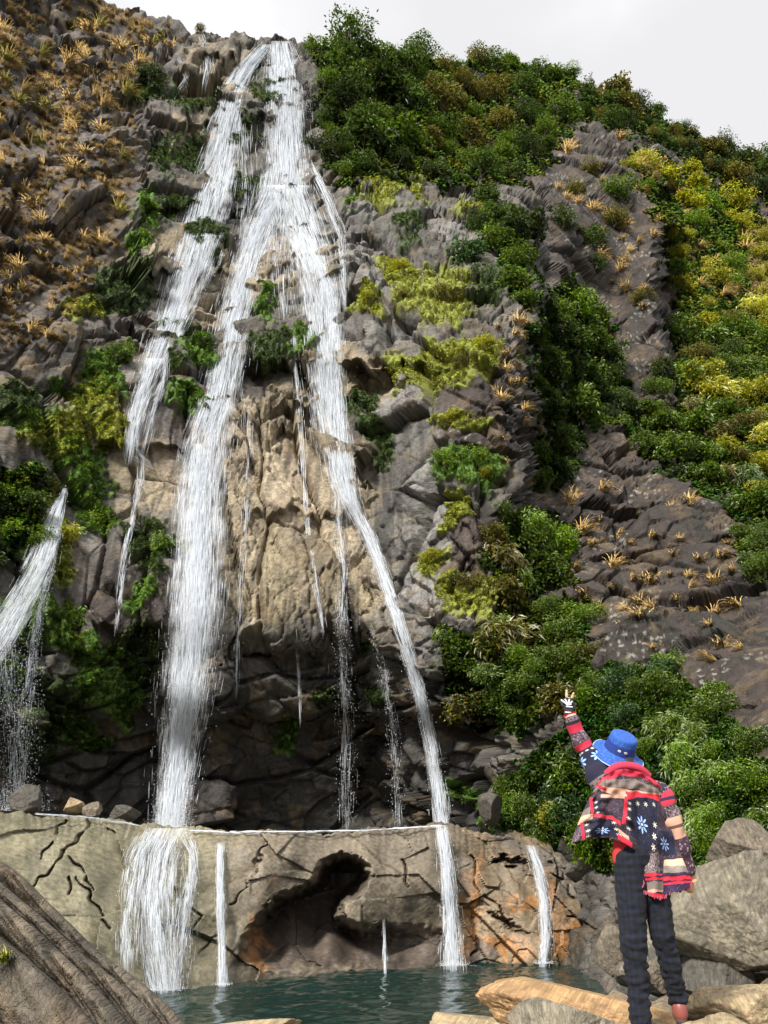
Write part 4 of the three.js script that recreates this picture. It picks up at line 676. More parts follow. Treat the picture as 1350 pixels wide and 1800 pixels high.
{
  const w = thing('waterfall', 'tall white waterfall fanning in braids down the whole cliff', 'waterfall');
  const S = (path, n, o) => stream(w, path, n, o);
  // the dense curtain from the lip on the right of the head
  S([[492, 72, 40], [497, 110, 58], [498, 170, 64], [500, 230, 70], [503, 285, 80], [500, 330, 90]], 5200, { spray: 1200 });
  S([[470, 78, 20], [440, 110, 26], [415, 150, 32], [403, 200, 44], [392, 260, 60], [372, 330, 76], [358, 390, 80], [340, 450, 76], [318, 520, 70], [292, 590, 56], [270, 640, 44]], 7200, { spray: 900 });
  S([[270, 630, 40], [250, 690, 36], [236, 740, 34], [230, 785, 30]], 1100);
  S([[292, 600, 14], [288, 660, 16], [268, 720, 16], [255, 775, 18]], 330);
  S([[228, 782, 40], [250, 800, 16], [248, 840, 18], [236, 890, 16], [225, 950, 20], [214, 1010, 16], [206, 1085, 12]], 520);
  // left braid of the curtain, falling free below the shoulder
  S([[492, 325, 60], [470, 370, 60], [447, 430, 56], [428, 500, 58], [412, 560, 58], [400, 620, 58], [386, 690, 62], [368, 760, 74, 0.2], [355, 850, 82, 0.35], [350, 950, 88, 0.6], [345, 1050, 88, 1.0], [337, 1150, 84, 1.4], [325, 1250, 76, 1.9], [312, 1350, 66, 2.4], [300, 1450, 56, 3]], 15500, { spray: 3200, edge: 1.15 });
  S([[352, 780, 34, 0.2], [346, 900, 40, 0.5], [342, 1050, 46, 1.0], [334, 1160, 46, 1.4], [322, 1260, 44, 1.9], [300, 1445, 40, 3]], 5200);
  // right braid
  S([[508, 325, 70], [528, 390, 80], [550, 450, 80], [565, 520, 74], [570, 600, 66], [576, 680, 58], [586, 760, 54], [598, 830, 50], [615, 885, 36]], 6600, { spray: 900 });
  S([[545, 420, 20], [575, 500, 20], [585, 580, 22], [590, 660, 22], [602, 760, 22], [612, 840, 24]], 1500);
  S([[605, 860, 26], [636, 920, 26], [664, 985, 24], [690, 1060, 24, 0.2], [714, 1140, 24, 0.4], [738, 1220, 24, 0.7], [757, 1310, 25, 1.2], [770, 1390, 26, 2], [777, 1460, 26, 4]], 3300, { spray: 1300 });
  // thin veils and trickles between them
  S([[545, 285, 16], [575, 345, 24], [598, 410, 24], [604, 470, 22], [606, 520, 16]], 620, { spray: 150 });
  S([[500, 330, 60], [505, 400, 80], [500, 470, 80], [505, 540, 70]], 650, { veil: false });
  S([[430, 205, 50], [432, 280, 40], [436, 340, 30], [428, 400, 26]], 260);
  S([[385, 150, 12], [392, 200, 18], [388, 260, 20]], 150);
  S([[352, 58, 14], [362, 84, 20], [366, 110, 24], [362, 130, 20]], 170);
  S([[310, 95, 12], [330, 130, 16], [310, 165, 10]], 60);
  S([[515, 560, 14], [520, 640, 14], [528, 730, 14], [532, 800, 14], [535, 880, 14], [548, 970, 16], [560, 1050, 14], [566, 1085, 10]], 620);
  S([[594, 860, 20], [592, 920, 22], [604, 990, 24], [600, 1080, 24], [604, 1160, 28, 0.2], [608, 1250, 34, 0.5], [610, 1350, 34, 0.8], [610, 1440, 30, 1]], 700, { spray: 1300 });
  S([[655, 1105, 14], [672, 1160, 16], [684, 1230, 20, 0.4], [694, 1330, 24, 0.8], [702, 1445, 24, 1.2]], 240, { spray: 500 });
  S([[520, 1100, 8], [525, 1170, 8], [527, 1250, 8]], 90);
  S([[430, 700, 20], [436, 800, 20], [432, 900, 18], [425, 1000, 18], [418, 1100, 16], [415, 1200, 16]], 330, { spray: 150 });
  S([[322, 830, 14], [316, 950, 14, 0.3], [312, 1060, 14, 0.6], [308, 1180, 12, 0.8]], 260, { spray: 150 });
  puff(w, 305, 1470, 30, 90, 5000, 25.4, 0.8); puff(w, 515, 200, 45, 120, 2600, 34.5, 0.6);
  const l = thing('waterfall', 'small white side fall pouring down at the left edge', 'waterfall');
  stream(l, [[115, 858, 8, 0.2], [104, 890, 20, 0.3], [92, 930, 32, 0.4], [75, 985, 44, 0.5], [45, 1045, 50, 0.6], [8, 1105, 60, 0.7], [-30, 1160, 66, 0.8]], 2600, { spray: 700 });
  stream(l, [[95, 985, 10, 0.3], [76, 1050, 14, 0.4], [62, 1130, 26, 0.6], [48, 1250, 40, 0.9], [36, 1390, 50, 1.2]], 420, { spray: 1400 });
  stream(l, [[10, 1110, 60, 0.7], [15, 1200, 60, 0.9], [20, 1300, 60, 1.1], [22, 1400, 60, 1.3]], 300, { spray: 1700 });
  puff(l, 30, 1425, 50, 40, 1800, 21.5, 0.8);
  const a = thing('waterfall', 'wide lower fall spreading over the ledge into the pool', 'waterfall');
  const T = (path, n, o) => stream(a, path, n, { ledge: true, ...o });
  T([[262, 1462, 40, 0.1], [240, 1500, 40], [230, 1560, 40], [224, 1620, 38], [222, 1682, 34]], 1100, { spray: 300, veil: false });
  T([[295, 1456, 70, 0.15], [280, 1490, 70], [268, 1560, 70], [272, 1640, 70], [285, 1740, 60]], 2300, { spray: 500 });
  T([[325, 1460, 40, 0.1], [338, 1490, 24], [340, 1540, 26], [326, 1600, 36], [312, 1680, 40], [305, 1738, 36]], 1000, { spray: 300, veil: false });
  T([[300, 1470, 70, 0.15], [300, 1560, 80], [296, 1660, 76], [295, 1742, 70]], 700);
  puff(a, 293, 1460, 34, 16, 1600, 20.3, 0.4); puff(a, 285, 1742, 40, 10, 900, 17, 0.3);
  const b = thing('waterfall', 'narrow straight lower fall right of the wide one', 'waterfall');
  stream(b, [[388, 1481, 15, 0.12], [387, 1540, 16, 0.15], [388, 1610, 17, 0.16], [390, 1680, 18, 0.18], [391, 1732, 20, 0.2]], 1500, { ledge: true, spray: 250 }); puff(b, 391, 1732, 14, 6, 300, 17.3, 0.2);
  const c = thing('waterfall', 'long white jet dropping from the ledge right of the hollow', 'waterfall');
  stream(c, [[775, 1452, 24, 0.3], [783, 1500, 24, 0.45], [790, 1570, 28, 0.5], [795, 1640, 34, 0.9], [798, 1697, 38, 1.0]], 3000, { ledge: true, spray: 600 }); puff(c, 798, 1698, 26, 8, 600, 20, 0.3);
  const d = thing('waterfall', 'short rightmost fall over the rust-stained ledge', 'waterfall');
  stream(d, [[932, 1486, 16, 0.12], [946, 1525, 22, 0.15], [957, 1580, 22, 0.16], [960, 1640, 22, 0.18], [955, 1694, 22, 0.2]], 1500, { ledge: true, spray: 350 }); puff(d, 956, 1694, 18, 5, 300, 20.5, 0.2);
  const e = thing('waterfall', 'thin trickle falling inside the hollow of the ledge', 'waterfall');
  stream(e, [[674, 1612, 6, 0.7], [676, 1660, 7, 0.75], [677, 1702, 8, 0.8]], 200, { ledge: true }); 
  // water running along the lip of the ledge
  const f = thing('water_film', 'thin white sheet of water running along the lip of the ledge', 'water');
  stream(f, [[60, 1431, 5, 0.1], [150, 1436, 5, 0.1], [230, 1448, 5, 0.1]], 380, { ledge: true, len: [8, 26] });
  stream(f, [[330, 1460, 4, 0.1], [400, 1463, 4, 0.1], [520, 1462, 3, 0.1], [640, 1460, 3, 0.1], [770, 1452, 4, 0.1]], 420, { ledge: true, len: [8, 30], thick: [0.3, 0.7] });
}
// ------------------------------------------------------------------ the person
function fieldMesh(bones, cell, k = 0.03, warp = null) {     // bones: [a, b, ra, rb]; tapered capsules joined by a smooth minimum
  const box = new THREE.Box3(), q = new THREE.Vector3();
  for (const [a, b, ra, rb] of bones) { box.expandByPoint(q.copy(a).addScalar(ra)); box.expandByPoint(q.copy(a).addScalar(-ra)); box.expandByPoint(q.copy(b).addScalar(rb)); box.expandByPoint(q.copy(b).addScalar(-rb)); }
  box.expandByScalar(cell * 4); const c = box.getCenter(new THREE.Vector3()), size = box.getSize(new THREE.Vector3()), S = Math.max(size.x, size.y, size.z) / 2, N = Math.ceil(2 * S / cell);
  const mc = new MarchingCubes(N, new THREE.MeshStandardMaterial(), false, false, 200000); mc.isolation = 0; const half = N / 2;
  const B = bones.map(([a, b, ra, rb]) => [a.x, a.y, a.z, b.x - a.x, b.y - a.y, b.z - a.z, ra, rb - ra, b.clone().sub(a).lengthSq() || 1]);
  for (let z = 0; z < N; z++) for (let y = 0; y < N; y++) for (let x = 0; x < N; x++) {
    const px = (x - half) / half * S + c.x, py = (y - half) / half * S + c.y, pz = (z - half) / half * S + c.z; let d = 1e3;
    if (px > box.min.x && px < box.max.x && py > box.min.y && py < box.max.y && pz > box.min.z && pz < box.max.z) for (const [ax, ay, az, bx, by, bz, ra, dr, l] of B) {
      const ux = px - ax, uy = py - ay, uz = pz - az, t = clamp((ux * bx + uy * by + uz * bz) / l), e = Math.hypot(ux - bx * t, uy - by * t, uz - bz * t) - ra - dr * t, h = clamp(0.5 + (d - e) / (2 * k));
      d = d * (1 - h) + e * h - k * h * (1 - h);
    }
    mc.field[x + y * N + z * N * N] = -Math.min(d, 1);
  }
  mc.update();
  const p = mc.positionArray.slice(0, mc.count * 3); for (let i = 0; i < p.length; i += 3) { p[i] = p[i] * S + c.x; p[i + 1] = p[i + 1] * S + c.y; p[i + 2] = p[i + 2] * S + c.z; }
  let g = new THREE.BufferGeometry(); g.setAttribute('position', new THREE.BufferAttribute(p, 3)); g = mergeVertices(g, cell * 0.02); g.computeVertexNormals();
  if (warp) { const P = g.attributes.position, n = g.attributes.normal; for (let i = 0; i < P.count; i++) { const w = warp(P.getX(i), P.getY(i), P.getZ(i)); P.setXYZ(i, P.getX(i) + n.getX(i) * w, P.getY(i) + n.getY(i) * w, P.getZ(i) + n.getZ(i) * w); } g.computeVertexNormals(); }
  const P = g.attributes.position, uv = new Float32Array(P.count * 2); for (let i = 0; i < P.count; i++) { uv[i * 2] = (P.getX(i) + P.getZ(i)) * 11; uv[i * 2 + 1] = P.getY(i) * 11; } g.setAttribute('uv', new THREE.BufferAttribute(uv, 2));
  return g;
}
const canvas = (w, h, draw, repeat) => { const c = document.createElement('canvas'); c.width = w; c.height = h; draw(c.getContext('2d'), w, h); const t = new THREE.CanvasTexture(c); t.colorSpace = THREE.SRGBColorSpace; if (repeat) t.wrapS = t.wrapT = THREE.RepeatWrapping; return t; };
{
  const person = thing('person', 'person seen from behind in blue hat and patterned knit jacket, raising the left hand', 'person');
  const DP = 5.5, J = (x, y, d = 0) => pt(x, y, DP + d), C = (r, g, b, ro = 0.8) => new THREE.MeshStandardMaterial({ color: new THREE.Color().setRGB(r, g, b), roughness: ro });
  const base = J(1150, 1795, 0.1); person.position.copy(base);
  const put = (name, geo, mat, parent = person) => { const m = part(name, geo, mat, parent); if (parent === person) geo.translate(-base.x, -base.y, -base.z); return m; };
  const skin = new THREE.MeshPhysicalMaterial({ color: new THREE.Color().setRGB(0.52, 0.3, 0.19), roughness: 0.55 });
  // joints
  const hipL = J(1107, 1515), hipR = J(1143, 1515, 0.02), kneeL = J(1113, 1655, -0.02), kneeR = J(1164, 1640, 0.02), ankL = J(1126, 1772, 0.02), ankR = J(1191, 1752, 0.16);
  const pelvis = J(1124, 1500), chest = J(1112, 1410), neck = J(1099, 1352), head = J(1092, 1326, 0.01), shL = J(1064, 1380), shR = J(1155, 1388), elL = J(1033, 1322, 0.05), wrL = J(1002, 1258, 0.02), elR = J(1190, 1462, -0.02), wrR = J(1209, 1545, 0.05);
  // the body: one continuous figure under the clothes, with head, neck and hands
  const f1 = J(996, 1214, 0.02), f2 = J(1008, 1219, 0.0), palm = J(998, 1240, 0.02), k1 = J(997, 1232, 0.02), k2 = J(1003, 1233, 0.015);
  const bodyGeo = fieldMesh([[pelvis, chest, 0.085, 0.085], [chest, neck, 0.075, 0.05], [neck, J(1094, 1338), 0.048, 0.05], [head, J(1091, 1318, 0.01), 0.078, 0.074], [head, J(1090, 1330, 0.07), 0.06, 0.05], [shL, elL, 0.05, 0.04], [elL, wrL, 0.038, 0.026], [shR, elR, 0.05, 0.042], [elR, wrR, 0.038, 0.026], [wrR, J(1212, 1560, 0.06), 0.026, 0.034], [chest, shL, 0.06, 0.05], [chest, shR, 0.06, 0.05], [hipL, kneeL, 0.07, 0.05], [hipR, kneeR, 0.07, 0.05], [kneeL, ankL, 0.045, 0.035], [kneeR, ankR, 0.045, 0.035], [pelvis, hipL, 0.1, 0.07], [pelvis, hipR, 0.1, 0.07]], 0.015, 0.03);
  const handGeo = fieldMesh([[wrL, J(1000, 1250, 0.02), 0.024, 0.026], [k1, J(996, 1222, 0.02), 0.0095, 0.009], [J(996, 1222, 0.02), f1, 0.009, 0.0078], [k2, J(1006, 1225, 0.01), 0.0095, 0.009], [J(1006, 1225, 0.01), f2, 0.009, 0.0078], [J(1000, 1248, 0.02), palm, 0.026, 0.028]], 0.0035, 0.006);
  put('body', mergeGeometries([bodyGeo, handGeo]), skin);
  const hair = fieldMesh([[J(1095, 1333, -0.01), J(1099, 1346, -0.035), 0.078, 0.058]], 0.008, 0.02); put('hair', hair, C(0.02, 0.017, 0.016, 0.6));
  // trousers: dark check
  const check = canvas(128, 128, (g) => { g.fillStyle = '#080b13'; g.fillRect(0, 0, 128, 128); g.fillStyle = 'rgba(15,24,46,0.7)'; for (const a of [8, 72]) { g.fillRect(a, 0, 26, 128); g.fillRect(0, a, 128, 26); } g.fillStyle = 'rgba(8,10,16,0.7)'; for (const a of [44, 108]) { g.fillRect(a, 0, 8, 128); g.fillRect(0, a, 128, 8); } g.fillStyle = 'rgba(40,58,90,0.3)'; for (const a of [20, 84]) { g.fillRect(a, 0, 2, 128); g.fillRect(0, a, 128, 2); } }, true);
  const jeans = new THREE.MeshStandardMaterial({ map: check, color: new THREE.Color().setRGB(0.7, 0.7, 0.75), roughness: 0.95 });
  put('trousers', fieldMesh([[pelvis, hipL, 0.125, 0.1], [pelvis, hipR, 0.125, 0.1], [hipL, kneeL, 0.104, 0.079], [hipR, kneeR, 0.1, 0.071], [kneeL, J(1120, 1720), 0.079, 0.066], [J(1120, 1720), J(1126, 1792, 0.01), 0.066, 0.063], [kneeR, J(1181, 1710, 0.1), 0.071, 0.06], [J(1181, 1710, 0.1), J(1191, 1756, 0.16), 0.06, 0.058]], 0.011, 0.02, (x, y, z) => { const low = ss(2.3, 1.6, y); return 0.011 * low * n3(x * 9, y * 26, z * 9) + 0.006 * n3b(x * 14, y * 20, z * 14); }), jeans);
  // shoes
  const leather = C(0.2, 0.055, 0.045, 0.45), sole = C(0.06, 0.04, 0.035, 0.8);
  const shoe = (heel, toe) => { const up = new THREE.Vector3(0, 0.035, 0), s = put('shoe', fieldMesh([[heel, toe, 0.043, 0.034], [heel.clone().add(up), heel.clone().lerp(toe, 0.4).add(up), 0.042, 0.036]], 0.007, 0.02), leather); const d = new THREE.Vector3(0, -0.032, 0); const g = fieldMesh([[heel.clone().add(d), toe.clone().add(d), 0.036, 0.032]], 0.008, 0.01, null); g.translate(-base.x, -base.y, -base.z); g.scale(1, 1, 1); part('sole', g, sole, s); };
  shoe(J(1129, 1806, 0.02), J(1122, 1792, 0.2)); shoe(J(1196, 1782, 0.14), J(1190, 1772, 0.32));
  // red shirt under the jacket
  put('shirt', fieldMesh([[J(1112, 1490, 0.02), J(1110, 1440, 0.02), 0.105, 0.1], [J(1092, 1503, 0), J(1098, 1470), 0.05, 0.06], [J(1084, 1514, -0.02), J(1094, 1488, 0), 0.022, 0.05]], 0.012, 0.03), C(0.4, 0.018, 0.02, 0.85));
  // the knit jacket: a back that flares to the left in the wind, a front, two sleeves and a collar
  const tops = [[0, 1046, 1384], [0.15, 1060, 1364], [0.35, 1080, 1354], [0.5, 1099, 1351], [0.7, 1130, 1358], [0.87, 1153, 1372], [1, 1166, 1388]];
  const hems = [[0, 1003, 1482], [0.08, 1018, 1478], [0.18, 1040, 1473], [0.3, 1070, 1472], [0.42, 1098, 1482], [0.52, 1124, 1500], [0.57, 1131, 1530], [0.61, 1132, 1568], [0.7, 1150, 1577], [0.78, 1166, 1580], [0.84, 1182, 1568], [0.92, 1200, 1566], [1, 1219, 1554]];
  const mids = [[0, 1026, 1424], [0.2, 1056, 1416], [0.42, 1092, 1416], [0.6, 1120, 1422], [0.8, 1152, 1430], [1, 1174, 1440]];
  const spot = (u, v) => { const a = lerpList(tops, u), m = lerpList(mids, u), b = lerpList(hems, u), w0 = (1 - v) * (1 - 2 * v), w1 = 4 * v * (1 - v), w2 = v * (2 * v - 1); return [a[0] * w0 + m[0] * w1 + b[0] * w2, a[1] * w0 + m[1] * w1 + b[1] * w2]; };
  const spots = []; for (let i = 0; i <= 100; i++) for (let j = 0; j <= 100; j++) spots.push([...spot(i / 100, j / 100), i / 100, j / 100]);
  const cloth = (x, y) => { let m = 1e9, r; for (const s of spots) { const d = (s[0] - x) ** 2 + (s[1] - y) ** 2; if (d < m) { m = d; r = s; } } return [r[2], r[3]]; };
  const kr = rng(88), TW = 1024;
  const knit = canvas(TW, TW, (g) => {
    const X = (x, y) => { const [u, v] = cloth(x, y); return [u * TW, v * TW]; };
    const poly = (color, ...pts) => { g.fillStyle = color; g.beginPath(); pts.forEach(([x, y], i) => { const [a, b] = X(x, y); if (i) g.lineTo(a, b); else g.moveTo(a, b); }); g.fill(); };
    const band = (color, rows) => { const n = rows.length, all = []; for (let i = 0; i < n - 1; i++) for (let k = 0; k < 4; k++) { const t = k / 4; all.push([mix(rows[i][0], rows[i + 1][0], t), mix(rows[i][1], rows[i + 1][1], t), mix(rows[i][2], rows[i + 1][2], t)]); } all.push(rows[n - 1]); poly(color, ...all.map((r) => [r[0], r[1]]), ...all.reverse().map((r) => [r[0], r[2]])); };
    const speck = (n, colors, ...pts) => { const q = pts.map(([x, y]) => X(x, y)), x0 = Math.min(...q.map((a) => a[0])), x1 = Math.max(...q.map((a) => a[0])), y0 = Math.min(...q.map((a) => a[1])), y1 = Math.max(...q.map((a) => a[1])); for (let k = 0; k < n; k++) { const x = mix(x0, x1, kr()), y = mix(y0, y1, kr()); if (!inside(q, x, y)) continue; g.fillStyle = colors[Math.floor(kr() * colors.length)]; g.fillRect(x, y, 9, 7); } };
    const flower = (x, y, r, color) => { const [cx, cy] = X(x, y); g.fillStyle = color; for (let k = 0; k < 8; k++) { const a = k * Math.PI / 4; g.save(); g.translate(cx, cy); g.rotate(a); g.beginPath(); g.ellipse(r * 0.62, 0, r * 0.36, r * 0.13, 0, 0, 7); g.fill(); g.restore(); } g.fillStyle = '#d8d2b8'; g.beginPath(); g.arc(cx, cy, r * 0.16, 0, 7); g.fill(); };
    const flakes = (x0, y0, x1, y1, n) => { for (let i = 0; i < n; i++) { const [cx, cy] = X(mix(x0, x1, i / (n - 1)), mix(y0, y1, i / (n - 1))); g.strokeStyle = '#ddd8c8'; g.lineWidth = 7; for (let k = 0; k < 3; k++) { const a = k * Math.PI / 3 + 0.3; g.beginPath(); g.moveTo(cx - 24 * Math.cos(a), cy - 24 * Math.sin(a)); g.lineTo(cx + 24 * Math.cos(a), cy + 24 * Math.sin(a)); g.stroke(); } } };
    g.fillStyle = '#2e2432'; g.fillRect(0, 0, TW, TW);
    for (let k = 0; k < 5200; k++) { g.fillStyle = ['#4a3a4c', '#221a2a', '#5d4a55', '#3a1f30'][Math.floor(kr() * 4)]; g.fillRect(kr() * TW, kr() * TW, 9, 7); }
    band('#b3243f', [[1046, 1376, 1392], [1090, 1348, 1362], [1130, 1354, 1368], [1168, 1376, 1392]]);
    band('#6f6460', [[1040, 1392, 1398], [1060, 1372, 1384], [1110, 1368, 1386], [1168, 1390, 1400]]); speck(500, ['#8d827b', '#54494b'], [1046, 1372], [1110, 1368], [1168, 1390], [1168, 1402], [1046, 1392]);
    band('#b98f7c', [[1056, 1382, 1390], [1100, 1386, 1404], [1160, 1396, 1404]]);
    band('#d02438', [[1100, 1391, 1404], [1160, 1398, 1408]]); band('#b02038', [[1040, 1374, 1380], [1066, 1386, 1392]]);
    band('#b98f7c', [[1056, 1396, 1402], [1102, 1396, 1404]]);
    poly('#12142c', [1102, 1406], [1156, 1408], [1152, 1492], [1134, 1496], [1110, 1470]);
    poly('#c42238', [1098, 1400], [1104, 1400], [1100, 1448], [1093, 1448]);
    flakes(1107, 1412, 1150, 1414, 4); flakes(1106, 1422, 1104, 1456, 3); flower(1129, 1450, 66, '#8fb2f4');
    // the flap on the left
    poly('#c42238', [1036, 1402], [1042, 1402], [1044, 1434], [1040, 1434]); poly('#1b1a30', [1043, 1404], [1056, 1406], [1058, 1430], [1045, 1432]); flakes(1048, 1410, 1050, 1428, 3);
    band('#6f6460', [[1010, 1430, 1440], [1038, 1418, 1432]]); band('#c9a58c', [[1005, 1446, 1456], [1024, 1434, 1446], [1042, 1430, 1440]]);
    band('#cc2a3e', [[1042, 1430, 1436], [1076, 1434, 1440], [1090, 1444, 1452]]);
    speck(400, ['#7a6c70', '#3a2b38'], [1004, 1458], [1022, 1448], [1026, 1478], [1003, 1482]);
    poly('#c42238', [1020, 1446], [1026, 1446], [1029, 1478], [1024, 1478]); poly('#12142c', [1036, 1444], [1080, 1442], [1086, 1472], [1038, 1474]); flakes(1032, 1450, 1034, 1470, 3); flakes(1080, 1446, 1088, 1468, 3); flower(1059, 1460, 62, '#8fb2f4');
    band('#b98f7c', [[1088, 1456, 1464], [1106, 1470, 1478]]); band('#d8263a', [[1086, 1466, 1474], [1112, 1482, 1492]]);
    // the long panel on the right
    poly('#12142c', [1156, 1460], [1182, 1462], [1188, 1500], [1166, 1506], [1154, 1490]); flower(1168, 1484, 52, '#8fb2f4'); flakes(1152, 1450, 1148, 1490, 3);
    speck(700, ['#7a6c70', '#544852', '#8d827b'], [1134, 1500], [1156, 1496], [1160, 1540], [1133, 1540]);
    band('#d8263a', [[1132, 1536, 1548], [1164, 1534, 1546]]); band('#2a1c3c', [[1132, 1540, 1543], [1164, 1538, 1541]]); band('#7d736d', [[1132, 1550, 1564], [1166, 1548, 1562]]); band('#c99a8c', [[1132, 1564, 1569], [1166, 1562, 1568]]); band('#e02438', [[1130, 1569, 1584], [1168, 1570, 1584]]);
    band('#c9a58c', [[1166, 1512, 1524], [1215, 1506, 1520]]); band('#7d736d', [[1166, 1524, 1536], [1216, 1520, 1532]]); band('#2a1c3c', [[1164, 1536, 1542], [1218, 1532, 1538]]); band('#d8263a', [[1166, 1542, 1556], [1218, 1538, 1550]]); band('#2a1c3c', [[1166, 1548, 1551], [1218, 1543, 1546]]); band('#2a1c3c', [[1166, 1556, 1590], [1222, 1550, 1590]]);
    g.globalAlpha = 0.16; for (let k = 0; k < 9000; k++) { g.fillStyle = kr() < 0.5 ? '#000' : '#fff'; g.fillRect(kr() * TW, kr() * TW, 4, 5); } g.globalAlpha = 1;
  });
  knit.flipY = false;
  const knitMat = new THREE.MeshStandardMaterial({ map: knit, roughness: 0.95, bumpMap: knit, bumpScale: 0.002, side: THREE.DoubleSide }), lining = C(0.16, 0.02, 0.03, 0.9);
  const panel = (nu, nv, back, flip) => {
    const pos = new Float32Array(nu * nv * 3), uv = new Float32Array(nu * nv * 2), v3 = new THREE.Vector3();
    for (let j = 0; j < nv; j++) for (let i = 0; i < nu; i++) {
      const u = i / (nu - 1), v = j / (nv - 1), [x, y] = spot(u, v), bow = Math.sin(Math.PI * clamp(u * 0.96 + 0.02)) ** 0.6;
      const fold = 0.03 * v * Math.sin(u * 21 + 2.5 * v + 1.5 * n2(u * 3, v * 2)) + 0.018 * n2(u * 7, v * 5) + 0.05 * v * v * ss(0.56, 0.6, u) * (1 - ss(0.63, 0.75, u)) - 0.03 * v * ss(0.79, 0.84, u);
      const d = back ? -(0.05 + 0.125 * bow * (1 - 0.25 * v)) + fold : 0.04 + 0.13 * bow + fold * 0.6;
      pt(x, y, DP + d + 0.02 * v, v3); v3.sub(base).toArray(pos, (j * nu + i) * 3); uv[(j * nu + i) * 2] = u; uv[(j * nu + i) * 2 + 1] = v;
    }
    return gridGeometry(nu, nv, pos, null, uv);
  };
  const jacket = part('jacket', panel(120, 90, true), knitMat, person); part('front_panel', panel(60, 45, false), lining, jacket);
  { const fr = [], r = rng(6); for (let k = 0; k < 70; k++) { const u = 0.59 + 0.41 * r(), [x, y] = spot(u, 0.99), a = pt(x, y, DP - 0.1).sub(base), b = pt(x + (r() - 0.5) * 5, y + 4 + 3 * r(), DP - 0.1).sub(base); fr.push(new THREE.TubeGeometry(new THREE.LineCurve3(a, b), 1, 0.003, 4)); } part('fringe', mergeGeometries(fr), C(0.3, 0.06, 0.1, 0.95), jacket); }
  // sleeves: rings of cloth along the arm, banded like the body
  const sleeve = (rows, bands) => {
    const tex = canvas(256, 512, (g, w, h) => { g.fillStyle = '#2a2030'; g.fillRect(0, 0, w, h); for (const [t0, t1, c, kind] of bands) { g.fillStyle = c; g.fillRect(0, t0 * h, w, (t1 - t0) * h); if (kind === 'knit') for (let k = 0; k < 260; k++) { g.fillStyle = ['#8a7c80', '#231a28', '#5c4e58'][k % 3]; g.fillRect(kr() * w, mix(t0, t1, kr()) * h, 7, 6); } if (kind === 'flakes') for (let k = 0; k < 9; k++) { g.strokeStyle = '#ddd8c8'; g.lineWidth = 4; const x = k * 28 + 14, y = (t0 + t1) / 2 * h; for (let q = 0; q < 3; q++) { const a = q * 1.05; g.beginPath(); g.moveTo(x - 10 * Math.cos(a), y - 10 * Math.sin(a)); g.lineTo(x + 10 * Math.cos(a), y + 10 * Math.sin(a)); g.stroke(); } } if (kind === 'flower') for (let m = 0; m < 3; m++) for (let k = 0; k < 8; k++) { g.fillStyle = '#8fb2f4'; g.save(); g.translate(m * 86 + 43, (t0 + t1) / 2 * h); g.rotate(k * Math.PI / 4); g.beginPath(); g.ellipse(20, 0, 12, 5, 0, 0, 7); g.fill(); g.restore(); } } }, true);
    tex.flipY = false;
    const pts = rows.map((r) => r[0]), curve = new THREE.CatmullRomCurve3(pts), nu = 28, nv = 60, pos = new Float32Array(nu * nv * 3), uv = new Float32Array(nu * nv * 2), ax = new THREE.Vector3(), s1 = new THREE.Vector3(), s2 = new THREE.Vector3(), p = new THREE.Vector3();
    for (let j = 0; j < nv; j++) { const t = j / (nv - 1); curve.getPoint(t, p); curve.getTangent(t, ax); s1.crossVectors(ax, new THREE.Vector3(0, 0, 1)).normalize(); s2.crossVectors(ax, s1).normalize(); const R = lerpList(rows.map((r, i) => [i / (rows.length - 1), r[1]]), t);
      for (let i = 0; i < nu; i++) { const a = i / (nu - 1) * 2 * Math.PI, q = R * (1 + 0.1 * Math.sin(t * 34 + Math.sin(a) * 1.6) * ss(0.05, 0.3, t) + 0.09 * n3(Math.cos(a), Math.sin(a), t * 7)); const k = j * nu + i; pos[k * 3] = p.x + s1.x * Math.cos(a) * q + s2.x * Math.sin(a) * q - base.x; pos[k * 3 + 1] = p.y + s1.y * Math.cos(a) * q + s2.y * Math.sin(a) * q - base.y; pos[k * 3 + 2] = p.z + s1.z * Math.cos(a) * q + s2.z * Math.sin(a) * q - base.z; uv[k * 2] = i / (nu - 1); uv[k * 2 + 1] = t; } }
    part('sleeve', gridGeometry(nu, nv, pos, null, uv), new THREE.MeshStandardMaterial({ map: tex, roughness: 0.95, bumpMap: tex, bumpScale: 0.002, side: THREE.DoubleSide }), jacket);
  };
  sleeve([[J(1086, 1400, -0.02), 0.075], [J(1060, 1374, -0.03), 0.085], [J(1044, 1345, 0.01), 0.074], [elL, 0.062], [J(1016, 1292, 0.04), 0.054], [J(1004, 1262, 0.02), 0.045], [J(1001, 1254, 0.02), 0.043]], [[0, 0.2, '#6f6460', 'knit'], [0.2, 0.3, '#1b1a30'], [0.3, 0.46, '#12142c', 'flower'], [0.46, 0.54, '#1b1a30', 'flakes'], [0.54, 0.6, '#c42a44'], [0.6, 0.7, '#4a3a48', 'knit'], [0.7, 0.77, '#b3243f'], [0.77, 0.8, '#231a28'], [0.8, 0.88, '#6a5c62', 'knit'], [0.88, 0.93, '#d99a8c'], [0.93, 1, '#d2303a']]);
